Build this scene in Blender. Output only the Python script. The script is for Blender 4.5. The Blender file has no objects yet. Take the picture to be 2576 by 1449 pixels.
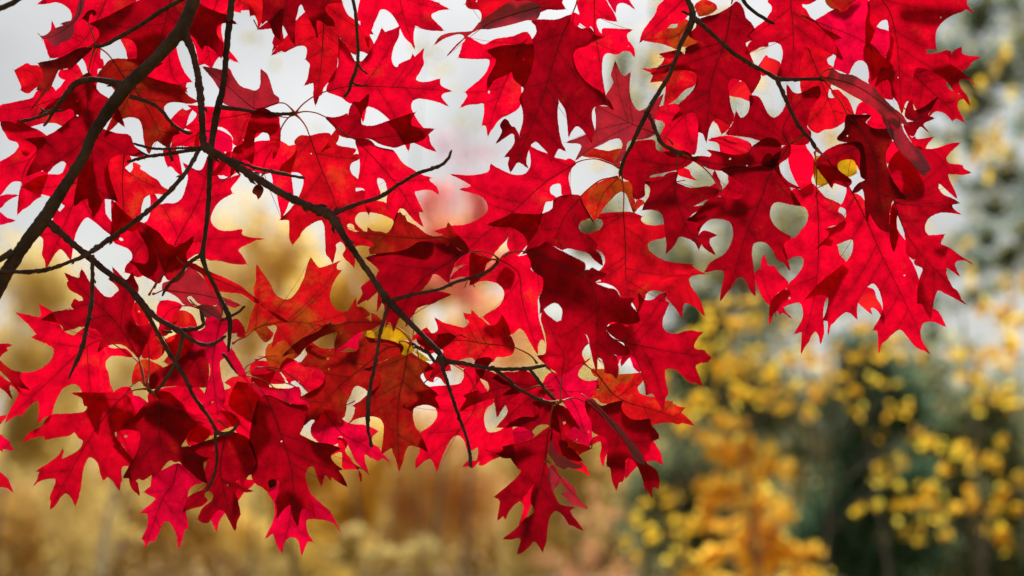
import bpy, math, random
import numpy as np
from mathutils import Vector, Matrix
from mathutils.geometry import delaunay_2d_cdt
R_ = math.radians
SC = bpy.context.scene
COL = SC.collection
# ------------------------------------------------------------------ camera
PITCH, FOCUS, CAMZ = R_(10.0), 1.45, 1.62
cd = bpy.data.cameras.new('camera')
cam = bpy.data.objects.new('camera', cd); COL.objects.link(cam)
cam.location = (0, 0, CAMZ); cam.rotation_euler = (R_(90) + PITCH, 0, 0)
cd.lens = 50; cd.sensor_width = 36; cd.clip_start = 0.05; cd.clip_end = 2000
cd.dof.use_dof = True; cd.dof.focus_distance = FOCUS; cd.dof.aperture_fstop = 2.8
SC.camera = cam
# ------------------------------------------------------------------ sky and sun
SUN_EL = R_(50)
w = bpy.data.worlds.new('World'); SC.world = w; w.use_nodes = True
nt = w.node_tree; bg = nt.nodes['Background']
sky = nt.nodes.new('ShaderNodeTexSky'); sky.sky_type = 'NISHITA'; sky.sun_disc = False
sky.sun_elevation = SUN_EL; sky.sun_rotation = 0.0
sky.air_density = 1.6; sky.dust_density = 2.5; sky.ozone_density = 1.0
hsv = nt.nodes.new('ShaderNodeHueSaturation'); hsv.inputs['Saturation'].default_value = 0.25
tc = nt.nodes.new('ShaderNodeTexCoord'); cl = nt.nodes.new('ShaderNodeTexNoise')
cl.inputs['Scale'].default_value = 5.0; cl.inputs['Detail'].default_value = 4
mr = nt.nodes.new('ShaderNodeMapRange')
mr.inputs['From Min'].default_value = 0.3; mr.inputs['From Max'].default_value = 0.7
mr.inputs['To Min'].default_value = 0.76; mr.inputs['To Max'].default_value = 1.26
mul = nt.nodes.new('ShaderNodeVectorMath'); mul.operation = 'SCALE'
nt.links.new(tc.outputs['Generated'], cl.inputs['Vector'])
nt.links.new(cl.outputs['Fac'], mr.inputs['Value'])
nt.links.new(sky.outputs['Color'], hsv.inputs['Color'])
nt.links.new(hsv.outputs['Color'], mul.inputs[0]); nt.links.new(mr.outputs['Result'], mul.inputs['Scale'])
nt.links.new(mul.outputs['Vector'], bg.inputs['Color'])
bg.inputs['Strength'].default_value = 0.055
sl = bpy.data.lights.new('sun', 'SUN'); sl.energy = 5.0; sl.angle = R_(13); sl.color = (1.0, 0.96, 0.90)
so = bpy.data.objects.new('sun', sl); COL.objects.link(so)
so.rotation_euler = (-(math.pi / 2 - SUN_EL), 0, 0); so.location = (0, 30, 40)
SC.view_settings.view_transform = 'Standard'; SC.view_settings.look = 'None'
SC.view_settings.exposure = 0.6; SC.view_settings.gamma = 1.0
SC.render.engine = 'CYCLES'
cy = SC.cycles
cy.use_denoising = True
cy.max_bounces = 10; cy.diffuse_bounces = 6; cy.transmission_bounces = 8; cy.transparent_max_bounces = 12
cy.glossy_bounces = 2; cy.caustics_reflective = False; cy.caustics_refractive = False

# ------------------------------------------------------------------ helpers
K = 0.72 / 2576.0
cp, sp = math.cos(PITCH), math.sin(PITCH)
LAYER = 0.006
def ray(fx, fy):
    x, y = (fx - 1288) * K, (724.5 - fy) * K
    return Vector((x, cp - y * sp, sp + y * cp))
def at(fx, fy, d):
    return Vector((0, 0, CAMZ)) + ray(fx, fy) * d
def link(o): COL.objects.link(o); return o
def empty(name, loc, label=None, cat=None, group=None):
    o = link(bpy.data.objects.new(name, None)); o.location = loc; o.empty_display_size = 0.1
    if label: o['label'] = label
    if cat: o['category'] = cat
    if group: o['group'] = group
    return o
def meshobj(name, verts, faces, mats, parent=None, origin=None, smooth=True, mi=None):
    me = bpy.data.meshes.new(name)
    og = Vector(origin) if origin is not None else Vector((0, 0, 0))
    v = np.asarray(verts, dtype=float).reshape(-1, 3) - np.array(og)
    me.from_pydata(v.tolist(), [], faces)
    for m in (mats if isinstance(mats, (list, tuple)) else [mats]): me.materials.append(m)
    if mi is not None: me.polygons.foreach_set('material_index', mi)
    if smooth: me.polygons.foreach_set('use_smooth', [True] * len(me.polygons))
    me.update()
    o = link(bpy.data.objects.new(name, me))
    o.location = og
    if parent is not None:
        o.parent = parent; o.location = og - world_loc(parent)
    return o
def world_loc(o):
    p = Vector(o.location); q = o.parent
    while q is not None: p = p + Vector(q.location); q = q.parent
    return p
def catmull(pts, step):
    """open Catmull-Rom curve through rows of pts, sampled about every `step` units of the first two columns"""
    pts = np.asarray(pts, float)
    if len(pts) < 2: return pts
    ext = np.vstack([2 * pts[0] - pts[1], pts, 2 * pts[-1] - pts[-2]])
    out = []
    for i in range(1, len(ext) - 2):
        p0, p1, p2, p3 = ext[i - 1], ext[i], ext[i + 1], ext[i + 2]
        L = np.linalg.norm(p2[:2] - p1[:2]); n = max(1, int(L / step))
        t0 = 0.0
        a = lambda u, v: max(1e-3, np.linalg.norm(v[:2] - u[:2])) ** 0.5
        t1 = t0 + a(p0, p1); t2 = t1 + a(p1, p2); t3 = t2 + a(p2, p3)
        for k in range(n):
            t = t1 + (t2 - t1) * k / n
            A1 = (t1 - t) / (t1 - t0) * p0 + (t - t0) / (t1 - t0) * p1
            A2 = (t2 - t) / (t2 - t1) * p1 + (t - t1) / (t2 - t1) * p2
            A3 = (t3 - t) / (t3 - t2) * p2 + (t - t2) / (t3 - t2) * p3
            B1 = (t2 - t) / (t2 - t0) * A1 + (t - t0) / (t2 - t0) * A2
            B2 = (t3 - t) / (t3 - t1) * A2 + (t - t1) / (t3 - t1) * A3
            out.append((t2 - t) / (t2 - t1) * B1 + (t - t1) / (t2 - t1) * B2)
    out.append(ext[-2])
    return np.array(out)
def tube(path, radii, seg=8, rng=None, jit=0.0, cap=True):
    """verts, faces of a tapering tube along path (N,3)"""
    P = np.asarray(path, float); n = len(P)
    T = np.gradient(P, axis=0); T /= np.maximum(1e-9, np.linalg.norm(T, axis=1))[:, None]
    up = np.array([0.31, -0.9, 0.17]); V = []
    a = np.cross(T[0], up); a /= np.linalg.norm(a)
    for i in range(n):
        a = a - T[i] * a.dot(T[i]); a /= max(1e-9, np.linalg.norm(a)); b = np.cross(T[i], a)
        for s in range(seg):
            th = 2 * math.pi * s / seg
            r = radii[i] * (1 + (rng.uniform(-jit, jit) if rng else 0))
            V.append(P[i] + (a * math.cos(th) + b * math.sin(th)) * r)
    F = []
    for i in range(n - 1):
        for s in range(seg):
            s2 = (s + 1) % seg
            F.append((i * seg + s, i * seg + s2, (i + 1) * seg + s2, (i + 1) * seg + s))
    if cap:
        e = len(V); V.append(P[-1] + T[-1] * radii[-1] * 0.7)
        for s in range(seg): F.append(((n - 1) * seg + s, (n - 1) * seg + (s + 1) % seg, e))
        F.append(tuple(reversed(range(seg))))
    return V, F
def parse(s):
    """'@cr x,y x,y! ...' -> rows (fx, fy, flag, extra): photo tiles to one frame of 2576 x 1449"""
    out = []; c = r = 0
    for tk in s.split():
        if tk[0] == '@': c, r = int(tk[1]), int(tk[2]); continue
        ex = 0.0
        if ':' in tk: tk, e = tk.split(':'); ex = float(e)
        fl = 0
        if tk[-1] == '!': fl = 2; tk = tk[:-1]
        elif tk[-1] == '*': fl = 1; tk = tk[:-1]
        x, y = tk.split(',')
        out.append((c * 644 + float(x) / 4, r * 362.25 + float(y) / 4, fl, ex))
    return out

# ------------------------------------------------------------------ materials
def newmat(name):
    m = bpy.data.materials.new(name); m.use_nodes = True
    n = m.node_tree; n.nodes.clear()
    out = n.nodes.new('ShaderNodeOutputMaterial')
    return m, n, out
def N(n, t, **kw):
    x = n.nodes.new(t)
    for k, v in kw.items():
        if k in x.inputs: x.inputs[k].default_value = v
        else: setattr(x, k, v)
    return x
def rgba(c): return (c[0], c[1], c[2], 1.0)
def leaf_material(name, trans, refl, patch, amount, gloss=0.35, rough=0.45, thru=0.14, fac=0.86):
    m, n, out = newmat(name); L = n.links.new
    uv = N(n, 'ShaderNodeUVMap'); uv.uv_map = 'leaf'
    oi = N(n, 'ShaderNodeObjectInfo')
    off = N(n, 'ShaderNodeVectorMath', operation='ADD')
    L(uv.outputs['UV'], off.inputs[0]); L(oi.outputs['Random'], off.inputs[1])
    big = N(n, 'ShaderNodeTexNoise', Scale=3.2, Detail=5.0, Roughness=0.65); L(off.outputs[0], big.inputs['Vector'])
    fine = N(n, 'ShaderNodeTexNoise', Scale=38.0, Detail=3.0, Roughness=0.7); L(off.outputs[0], fine.inputs['Vector'])
    vor = N(n, 'ShaderNodeTexVoronoi', Scale=34.0, feature='DISTANCE_TO_EDGE'); L(off.outputs[0], vor.inputs['Vector'])
    vm = N(n, 'ShaderNodeMapRange'); vm.inputs['From Max'].default_value = 0.06; vm.inputs['To Min'].default_value = 0.84; vm.inputs['To Max'].default_value = 1.0
    L(vor.outputs['Distance'], vm.inputs['Value'])
    # green-orange pigment that the red has not yet reached: blotches, more of them towards the leaf base
    sep = N(n, 'ShaderNodeSeparateXYZ'); L(uv.outputs['UV'], sep.inputs[0])
    pa = N(n, 'ShaderNodeMapRange'); pa.inputs['From Min'].default_value = 0.72 - amount * 0.5; pa.inputs['From Max'].default_value = 0.80 - amount * 0.35
    ad = N(n, 'ShaderNodeMath', operation='MULTIPLY_ADD'); L(sep.outputs['X'], ad.inputs[0]); ad.inputs[1].default_value = -0.14; L(big.outputs['Fac'], ad.inputs[2])
    ad2 = N(n, 'ShaderNodeMath', operation='MULTIPLY_ADD'); L(fine.outputs['Fac'], ad2.inputs[0]); ad2.inputs[1].default_value = 0.22; L(ad.outputs[0], ad2.inputs[2])
    L(ad2.outputs[0], pa.inputs['Value'])
    pm = N(n, 'ShaderNodeMath', operation='MULTIPLY'); L(pa.outputs['Result'], pm.inputs[0]); pm.inputs[1].default_value = min(1.0, 0.35 + amount)
    mx = N(n, 'ShaderNodeMix', data_type='RGBA'); L(pm.outputs[0], mx.inputs['Factor'])
    mx.inputs[6].default_value = rgba(trans); mx.inputs[7].default_value = rgba(patch)
    var = N(n, 'ShaderNodeMapRange'); var.inputs['From Min'].default_value = 0.25; var.inputs['From Max'].default_value = 0.75
    var.inputs['To Min'].default_value = 0.82; var.inputs['To Max'].default_value = 1.08; L(fine.outputs['Fac'], var.inputs['Value'])
    mv = N(n, 'ShaderNodeMath', operation='MULTIPLY'); L(var.outputs['Result'], mv.inputs[0]); L(vm.outputs['Result'], mv.inputs[1])
    tcol = N(n, 'ShaderNodeVectorMath', operation='SCALE'); L(mx.outputs[2], tcol.inputs[0]); L(mv.outputs[0], tcol.inputs['Scale'])
    # small dark specks of decay
    spk = N(n, 'ShaderNodeTexNoise', Scale=16.0, Detail=6.0, Roughness=0.8); L(off.outputs[0], spk.inputs['Vector'])
    sm = N(n, 'ShaderNodeMapRange'); sm.inputs['From Min'].default_value = 0.70; sm.inputs['From Max'].default_value = 0.76; sm.inputs['To Max'].default_value = 0.75
    L(spk.outputs['Fac'], sm.inputs['Value'])
    mx2 = N(n, 'ShaderNodeMix', data_type='RGBA'); L(sm.outputs['Result'], mx2.inputs['Factor']); L(tcol.outputs[0], mx2.inputs[6]); mx2.inputs[7].default_value = (0.10, 0.012, 0.008, 1)
    va = N(n, 'ShaderNodeAttribute'); va.attribute_name = 'tissue'; vs = N(n, 'ShaderNodeSeparateColor'); L(va.outputs['Color'], vs.inputs[0])
    blot = N(n, 'ShaderNodeTexNoise', Scale=7.0, Detail=4.0, Roughness=0.6); L(off.outputs[0], blot.inputs['Vector'])
    bm_ = N(n, 'ShaderNodeMapRange'); bm_.inputs['From Min'].default_value = 0.3; bm_.inputs['From Max'].default_value = 0.7; bm_.inputs['To Min'].default_value = 0.52; bm_.inputs['To Max'].default_value = 1.22
    L(blot.outputs['Fac'], bm_.inputs['Value'])
    vd = N(n, 'ShaderNodeMath', operation='MULTIPLY_ADD'); L(vs.outputs[0], vd.inputs[0]); vd.inputs[1].default_value = -0.34; vd.inputs[2].default_value = 1.0
    vb = N(n, 'ShaderNodeMath', operation='MULTIPLY'); L(vd.outputs[0], vb.inputs[0]); L(bm_.outputs['Result'], vb.inputs[1])
    mx3 = N(n, 'ShaderNodeVectorMath', operation='SCALE'); L(mx2.outputs[2], mx3.inputs[0]); L(vb.outputs[0], mx3.inputs['Scale'])
    mx4 = N(n, 'ShaderNodeMix', data_type='RGBA'); L(vs.outputs[1], mx4.inputs['Factor']); L(mx3.outputs[0], mx4.inputs[6]); mx4.inputs[7].default_value = (0.10, 0.008, 0.010, 1)
    mx2 = mx4
    tr = N(n, 'ShaderNodeBsdfTranslucent'); L(mx2.outputs[2], tr.inputs['Color'])
    pr = N(n, 'ShaderNodeBsdfPrincipled'); pr.inputs['Base Color'].default_value = rgba(refl)
    pr.inputs['Roughness'].default_value = rough; pr.inputs['Specular IOR Level'].default_value = gloss
    bmp = N(n, 'ShaderNodeBump', Strength=0.25, Distance=0.002); L(fine.outputs['Fac'], bmp.inputs['Height'])
    L(bmp.outputs['Normal'], pr.inputs['Normal'])
    m1 = N(n, 'ShaderNodeMixShader', Fac=fac); L(pr.outputs[0], m1.inputs[1]); L(tr.outputs[0], m1.inputs[2])
    tp = N(n, 'ShaderNodeBsdfTransparent'); L(mx2.outputs[2], tp.inputs['Color'])
    m2 = N(n, 'ShaderNodeMixShader', Fac=thru); L(m1.outputs[0], m2.inputs[1]); L(tp.outputs[0], m2.inputs[2])
    L(m2.outputs[0], out.inputs['Surface'])
    return m
def simple_leafy(name, trans, refl, fac=0.5, rough=0.5, spec=0.3):
    m, n, out = newmat(name); L = n.links.new
    tr = N(n, 'ShaderNodeBsdfTranslucent', Color=rgba(trans))
    pr = N(n, 'ShaderNodeBsdfPrincipled'); pr.inputs['Base Color'].default_value = rgba(refl)
    pr.inputs['Roughness'].default_value = rough; pr.inputs['Specular IOR Level'].default_value = spec
    m1 = N(n, 'ShaderNodeMixShader', Fac=fac); L(pr.outputs[0], m1.inputs[1]); L(tr.outputs[0], m1.inputs[2]); L(m1.outputs[0], out.inputs['Surface'])
    return m
RED = (0.98, 0.004, 0.030)
MAT = {
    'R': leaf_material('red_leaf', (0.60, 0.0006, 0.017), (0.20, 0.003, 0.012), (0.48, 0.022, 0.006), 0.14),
    'M': leaf_material('shaded_mid_red_leaf', (0.44, 0.0005, 0.011), (0.16, 0.0025, 0.010), (0.36, 0.012, 0.005), 0.14),  # darker copy of red_leaf: half shade within the leaf clusters put into the colour
    'C': leaf_material('crimson_leaf', (0.57, 0.0006, 0.028), (0.24, 0.004, 0.022), (0.55, 0.006, 0.016), 0.08),
    'D': leaf_material('shaded_deep_red_leaf', (0.265, 0.0003, 0.006), (0.12, 0.002, 0.008), (0.36, 0.012, 0.004), 0.12),  # shade of overlapping and tilted leaves put into the colour as a deeper red
    'O': leaf_material('orange_red_leaf', (0.53, 0.002, 0.010), (0.20, 0.005, 0.010), (0.40, 0.036, 0.006), 0.18),
    'G': leaf_material('olive_orange_leaf', (0.46, 0.004, 0.007), (0.17, 0.010, 0.008), (0.27, 0.058, 0.004), 0.36),
    'E': leaf_material('rust_leaf', (0.27, 0.004, 0.004), (0.12, 0.007, 0.006), (0.20, 0.024, 0.003), 0.34),
    'P': leaf_material('purple_sheen_leaf', (0.42, 0.002, 0.018), (0.34, 0.075, 0.12), (0.36, 0.008, 0.02), 0.15, gloss=0.9, rough=0.32, thru=0.04, fac=0.50),
    'X': leaf_material('shaded_maroon_leaf', (0.13, 0.0006, 0.002), (0.06, 0.003, 0.004), (0.16, 0.008, 0.003), 0.25, thru=0.04),  # shade of several stacked leaves put into the colour, down to maroon
    'Y': leaf_material('yellow_leaf', (0.46, 0.25, 0.006), (0.30, 0.17, 0.012), (0.42, 0.15, 0.006), 0.35),
    'B': leaf_material('withered_leaf', (0.24, 0.006, 0.006), (0.12, 0.02, 0.018), (0.05, 0.014, 0.006), 0.55, thru=0.03),
}
VEIN = {'R': simple_leafy('red_vein', (0.36, 0.010, 0.006), (0.26, 0.03, 0.025)), 'O': simple_leafy('brown_vein', (0.22, 0.035, 0.006), (0.20, 0.06, 0.025)),
        'D': simple_leafy('dark_vein', (0.20, 0.003, 0.005), (0.24, 0.03, 0.03)), 'Y': simple_leafy('ochre_vein', (0.5, 0.22, 0.02), (0.3, 0.15, 0.03))}
VKEY = {'R': 'R', 'M': 'R', 'C': 'R', 'D': 'D', 'O': 'O', 'G': 'O', 'P': 'R', 'X': 'D', 'E': 'O', 'Y': 'Y', 'B': 'D'}
STALK = simple_leafy('leaf_stalk', (0.65, 0.16, 0.05), (0.50, 0.15, 0.06), fac=0.5, rough=0.4)
def bark_material(name, dark, light, scale=90.0):
    m, n, out = newmat(name); L = n.links.new
    tcn = N(n, 'ShaderNodeTexCoord')
    a = N(n, 'ShaderNodeTexNoise', Scale=scale, Detail=6.0, Roughness=0.7); L(tcn.outputs['Object'], a.inputs['Vector'])
    b = N(n, 'ShaderNodeTexNoise', Scale=scale * 0.25, Detail=3.0); L(tcn.outputs['Object'], b.inputs['Vector'])
    ml = N(n, 'ShaderNodeMath', operation='MULTIPLY'); L(a.outputs['Fac'], ml.inputs[0]); L(b.outputs['Fac'], ml.inputs[1])
    mp = N(n, 'ShaderNodeMapRange'); mp.inputs['From Min'].default_value = 0.12; mp.inputs['From Max'].default_value = 0.42; L(ml.outputs[0], mp.inputs['Value'])
    mx = N(n, 'ShaderNodeMix', data_type='RGBA'); L(mp.outputs['Result'], mx.inputs['Factor']); mx.inputs[6].default_value = rgba(dark); mx.inputs[7].default_value = rgba(light)
    pr = N(n, 'ShaderNodeBsdfPrincipled', Roughness=0.8); L(mx.outputs[2], pr.inputs['Base Color']); pr.inputs['Specular IOR Level'].default_value = 0.25
    bm = N(n, 'ShaderNodeBump', Strength=0.6, Distance=0.003); L(a.outputs['Fac'], bm.inputs['Height']); L(bm.outputs['Normal'], pr.inputs['Normal'])
    L(pr.outputs[0], out.inputs['Surface'])
    return m
BARK = bark_material('oak_bark', (0.034, 0.022, 0.015), (0.115, 0.077, 0.05))
TWIG = bark_material('twig_bark', (0.045, 0.022, 0.018), (0.15, 0.08, 0.065), 140.0)

# ------------------------------------------------------------------ traced shapes: branch|part|layers|points and leaf|branch|kind|layer|midrib|petiole|outline
WOOD = '''
L|limb|4|5|@00 3300,-3400:12 2600,-1500:15 2150,-500:18 1990,-120:19 1900,130:18 1820,300:20 1560,600:17 1250,900:19 900,1420:15 @01 880,50:15 640,440:16 430,770:20 250,1010:18 60,1300:19 -120,1640:20 -900,2900:23 -2400,4600:28
L|twig|4|2.5|@00 1850,330:16 1935,520:10 2000,820:10 2030,1150:10 2050,1440:11 @01 2070,30:15 2200,110:11 2576,340:11 @11 250,490:11 560,640:11 740,715:14 900,950:10 1240,1449:9 @12 1345,145:11 1600,400:7.5 1850,660:8 1890,720:8 2100,762:6 2400,815:5.5 2576,815:5 @22 150,812:5.5 345,775:5
L|twig|3|4|@11 740,715:9 1000,610:6 1250,530:6.5 1450,400:5.5 1640,290:5.5 1850,220:5 1930,150:4.5 1970,65:3.5
L|twig|3|2|@12 1380,120:7 1560,70:5 1880,0:5 @11 2000,1390:5 2280,1310:5 2400,1230:4.5 2440,1158:4.5
L|twig|3|5|@12 1330,180:6 1260,420:5 1210,700:4.5 1150,1000:5.5 1130,1150:7 1130,1449:4.5 @13 1150,60:4 1162,150:5.5
L|twig|3|5|@12 1850,680:8 1900,870:5.5 1980,1120:5 2060,1340:5 @13 2110,30:4.5 2150,200:5 2158,350:6
L|twig|2.5|1.5|@12 2400,820:5 2576,950:4.5 @22 0,965:4.5 200,1090:4.5 390,1155:4.5 490,1150:5
L|twig|2.5|1.5|@22 180,820:5 280,950:5 380,1080:5 430,1120:5.5
L|twig|2.5|1|@12 1850,680:6 1805,745:5 1740,660:5 1630,600:5 1555,550:4.5
L|dead_stalk|1|2|@12 1560,545:1.6 1582,480:1.5 1570,270:1.2
L|dead_stalk|1|3|@12 1620,620:1.6 1645,740:1.5 1705,885:2
L|twig|3.5|2|@01 2070,35:8 1900,65:5.5 1690,100:5.5 1500,125:4.5 1280,180:4.5
L|twig|3.5|4|@01 2000,35:4 1760,45:3.5 1540,45:4 1340,-5:3.5
L|spur|3|3.5|@01 1695,10:3.5 1715,110:4.5 1732,170:5
L|spur|2.5|3|@01 1500,120:4 1420,85:3 1395,60:2.5
L|twig|3.5|5|@01 2000,60:6 1900,240:6 1650,530:6.5 1300,820:6.5 1100,960:7 910,1090:8
L|twig|5|5.5|@01 910,1100:8 720,1180:5.5 480,1262:6 280,1287:6 0,1275:4.5 -80,1260:4
L|twig|4.5|2|@01 490,790:12 700,975:9 910,1150:10 1080,1290:9 1290,1440:9 @02 1400,120:11 1560,290:8 1780,420:8 1880,490:6 2060,575:5.5 2180,545:5 2272,480:5
L|twig|3|1|@02 1410,140:8 1520,330:6 1700,650:6 1850,880:6.5 1950,1090:5.5 2100,1300:5.5 2180,1445:6 
L|twig|1|2|@03 2165,0:5 2182,280:4 2150,450:4 2078,592:4.5
L|twig|1|1.5|@03 2170,5:6 2280,20:6 2340,-10:5 @02 2395,1365:4
L|twig|2|1|@02 1790,425:7 1960,410:6 2045,370:5.5 2030,270:5.5 2015,195:5
L|twig|2.5|1.5|@02 1835,490:6 1780,720:5 1680,900:5 1550,1050:5 1500,1030:5 1482,985:4.5
L|spur|2.5|2.5|@02 1640,435:4 1730,445:4
L|twig|5|6|@01 925,1120:7 930,1280:5 928,1449:5.5 @02 920,150:6 870,400:6 820,620:6.5 690,910:3
L|limb|5|6|@01 130,1080:10 0,1160:8.5 -100,1215:8
L|twig|4.5|4|@00 1250,870:16 1080,820:9 920,800:8.5 760,840:9 680,930:7 540,1100:5.5 380,1180:4.5 200,1225:4.5
L|twig|4|3.5|@00 640,960:5 540,1120:4 480,1220:4 438,1268:4.5
L|spur|4|3.5|@00 540,1110:4 440,1120:4 408,1085:3
L|spur|4|4|@00 560,1120:3.5 652,1113:3
L|twig|4.5|3|@00 1300,965:7 1550,1055:5 1640,1130:5.5 1730,1240:5 1860,1330:5 1915,1345:6
L|spur|3|3|@00 1915,1345:3 1937,1325:3
L|twig|3.5|3|@01 2230,120:6 2400,180:4.5 2576,240:4.5 @11 270,300:5 380,325:4 492,343:4.5
V|limb|1.5|1|@00 2700,-3200:13 2450,-1400:11 2345,-100:9 2320,100:10 2280,500:9 2240,900:9 2190,1090:11 2130,1449:9 @01 2110,300:8 2090,700:7 2045,1050:7 2035,1120:9 2070,1250:6 2170,1449:6 @02 2220,110:6.5 2305,290:8 2310,500:5.5 2295,640:4
V|twig|1.5|0.8|@00 2210,1080:8 2400,1100:5.5 2576,1130:5 @11 0,-319:5 150,-299:6 310,-304:5 400,-309:6
V|twig|1|0.5|@01 2030,1110:6 1900,1200:5.5 1800,1320:5 1680,1440:4.5 @02 1630,80:3.5
V|spur|1|1.5|@02 2310,290:5 2400,240:4 2465,183:4.5
V|spur|1|1|@02 2300,300:4 2215,330:3.5
V|twig|1|0.5|@02 2240,660:4 2300,730:6 2370,820:6.5 2425,885:6
V|dead_stalk|0.5|0.5|@02 2440,870:1.8 2480,790:1.6 2576,735:1.4 @12 20,700:1.3 210,685:1.2
V|dead_stalk|0.5|0.5|@02 2440,870:1.8 2530,830:1.6 @12 20,800:1.6 200,830:1.6 350,890:1.5 520,1040:1.3
V|dead_stalk|0.5|0.5|@02 2440,880:1.8 2560,900:1.6 @12 60,920:1.6 200,1020:1.5 310,1160:1.3
K|limb|4|4|@10 700,-3000:10 900,-1300:7 950,-120:5 990,60:5 1015,300:4.5 1020,640:5 960,830:5 930,930:4.5 888,972:4.5
K|spur|4|4|@10 1030,650:3.5 1075,710:3 1125,745:3
K|spur|4|4|@10 970,835:3.5 1040,862:3 1125,860:2.5
T|limb|2|1.5|@00 3000,-1500:9 2500,-600:8 2000,-100:6 1800,10:6 1570,145:6.5 1400,260:5.5 1170,390:6 1050,455:5 960,470:5.5
S|limb|8|8|@00 -1600,900:11 -600,380:9 -140,140:8 0,85:8 100,45:7.5 200,-20:7 280,-100:7 900,-900:6 1300,-1700:4
R|limb|2|1.5|@20 600,-3400:14 1200,-1600:11 1700,-160:8 1770,0:8 1820,170:10 1700,440:7 1600,720:6 1420,1020:7 1365,1120:7.5 1240,1380:6 1210,1449:5.5 @21 1165,80:5 1120,180:5.5 1090,300:6
R|twig|2|1.5|@20 1835,180:8 1980,310:6 2250,550:6 2576,740:6 @30 90,790:7 270,800:5 490,795:5 560,805:5
R|twig|1.8|1.5|@30 90,800:6 170,980:5.5 300,1250:6 440,1420:5 @31 480,45:6
R|twig|1.8|1|@20 1375,1150:6 1430,1270:5 1500,1430:6 @21 1560,30:6 1680,90:7 1735,105:5
R|spur|1.8|1.8|@20 1640,640:4 1460,690:2.5
R|spur|2|2|@20 1785,145:4 1715,112:4
R|spur|2|2|@20 1400,1060:5 1330,1135:4
R|twig|2|0|@20 1760,-90:5 1200,-150:5 830,-120:5 600,-120:4
R|twig|2|1|@20 1770,-90:5 2300,-160:5 @30 240,-120:4 1130,-120:4
Q|limb|1|1|@20 1500,-2800:9 2000,-1200:7 2280,-140:6 2340,20:5.5 2450,130:5 2576,205:5 @30 60,240:4
'''
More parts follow.
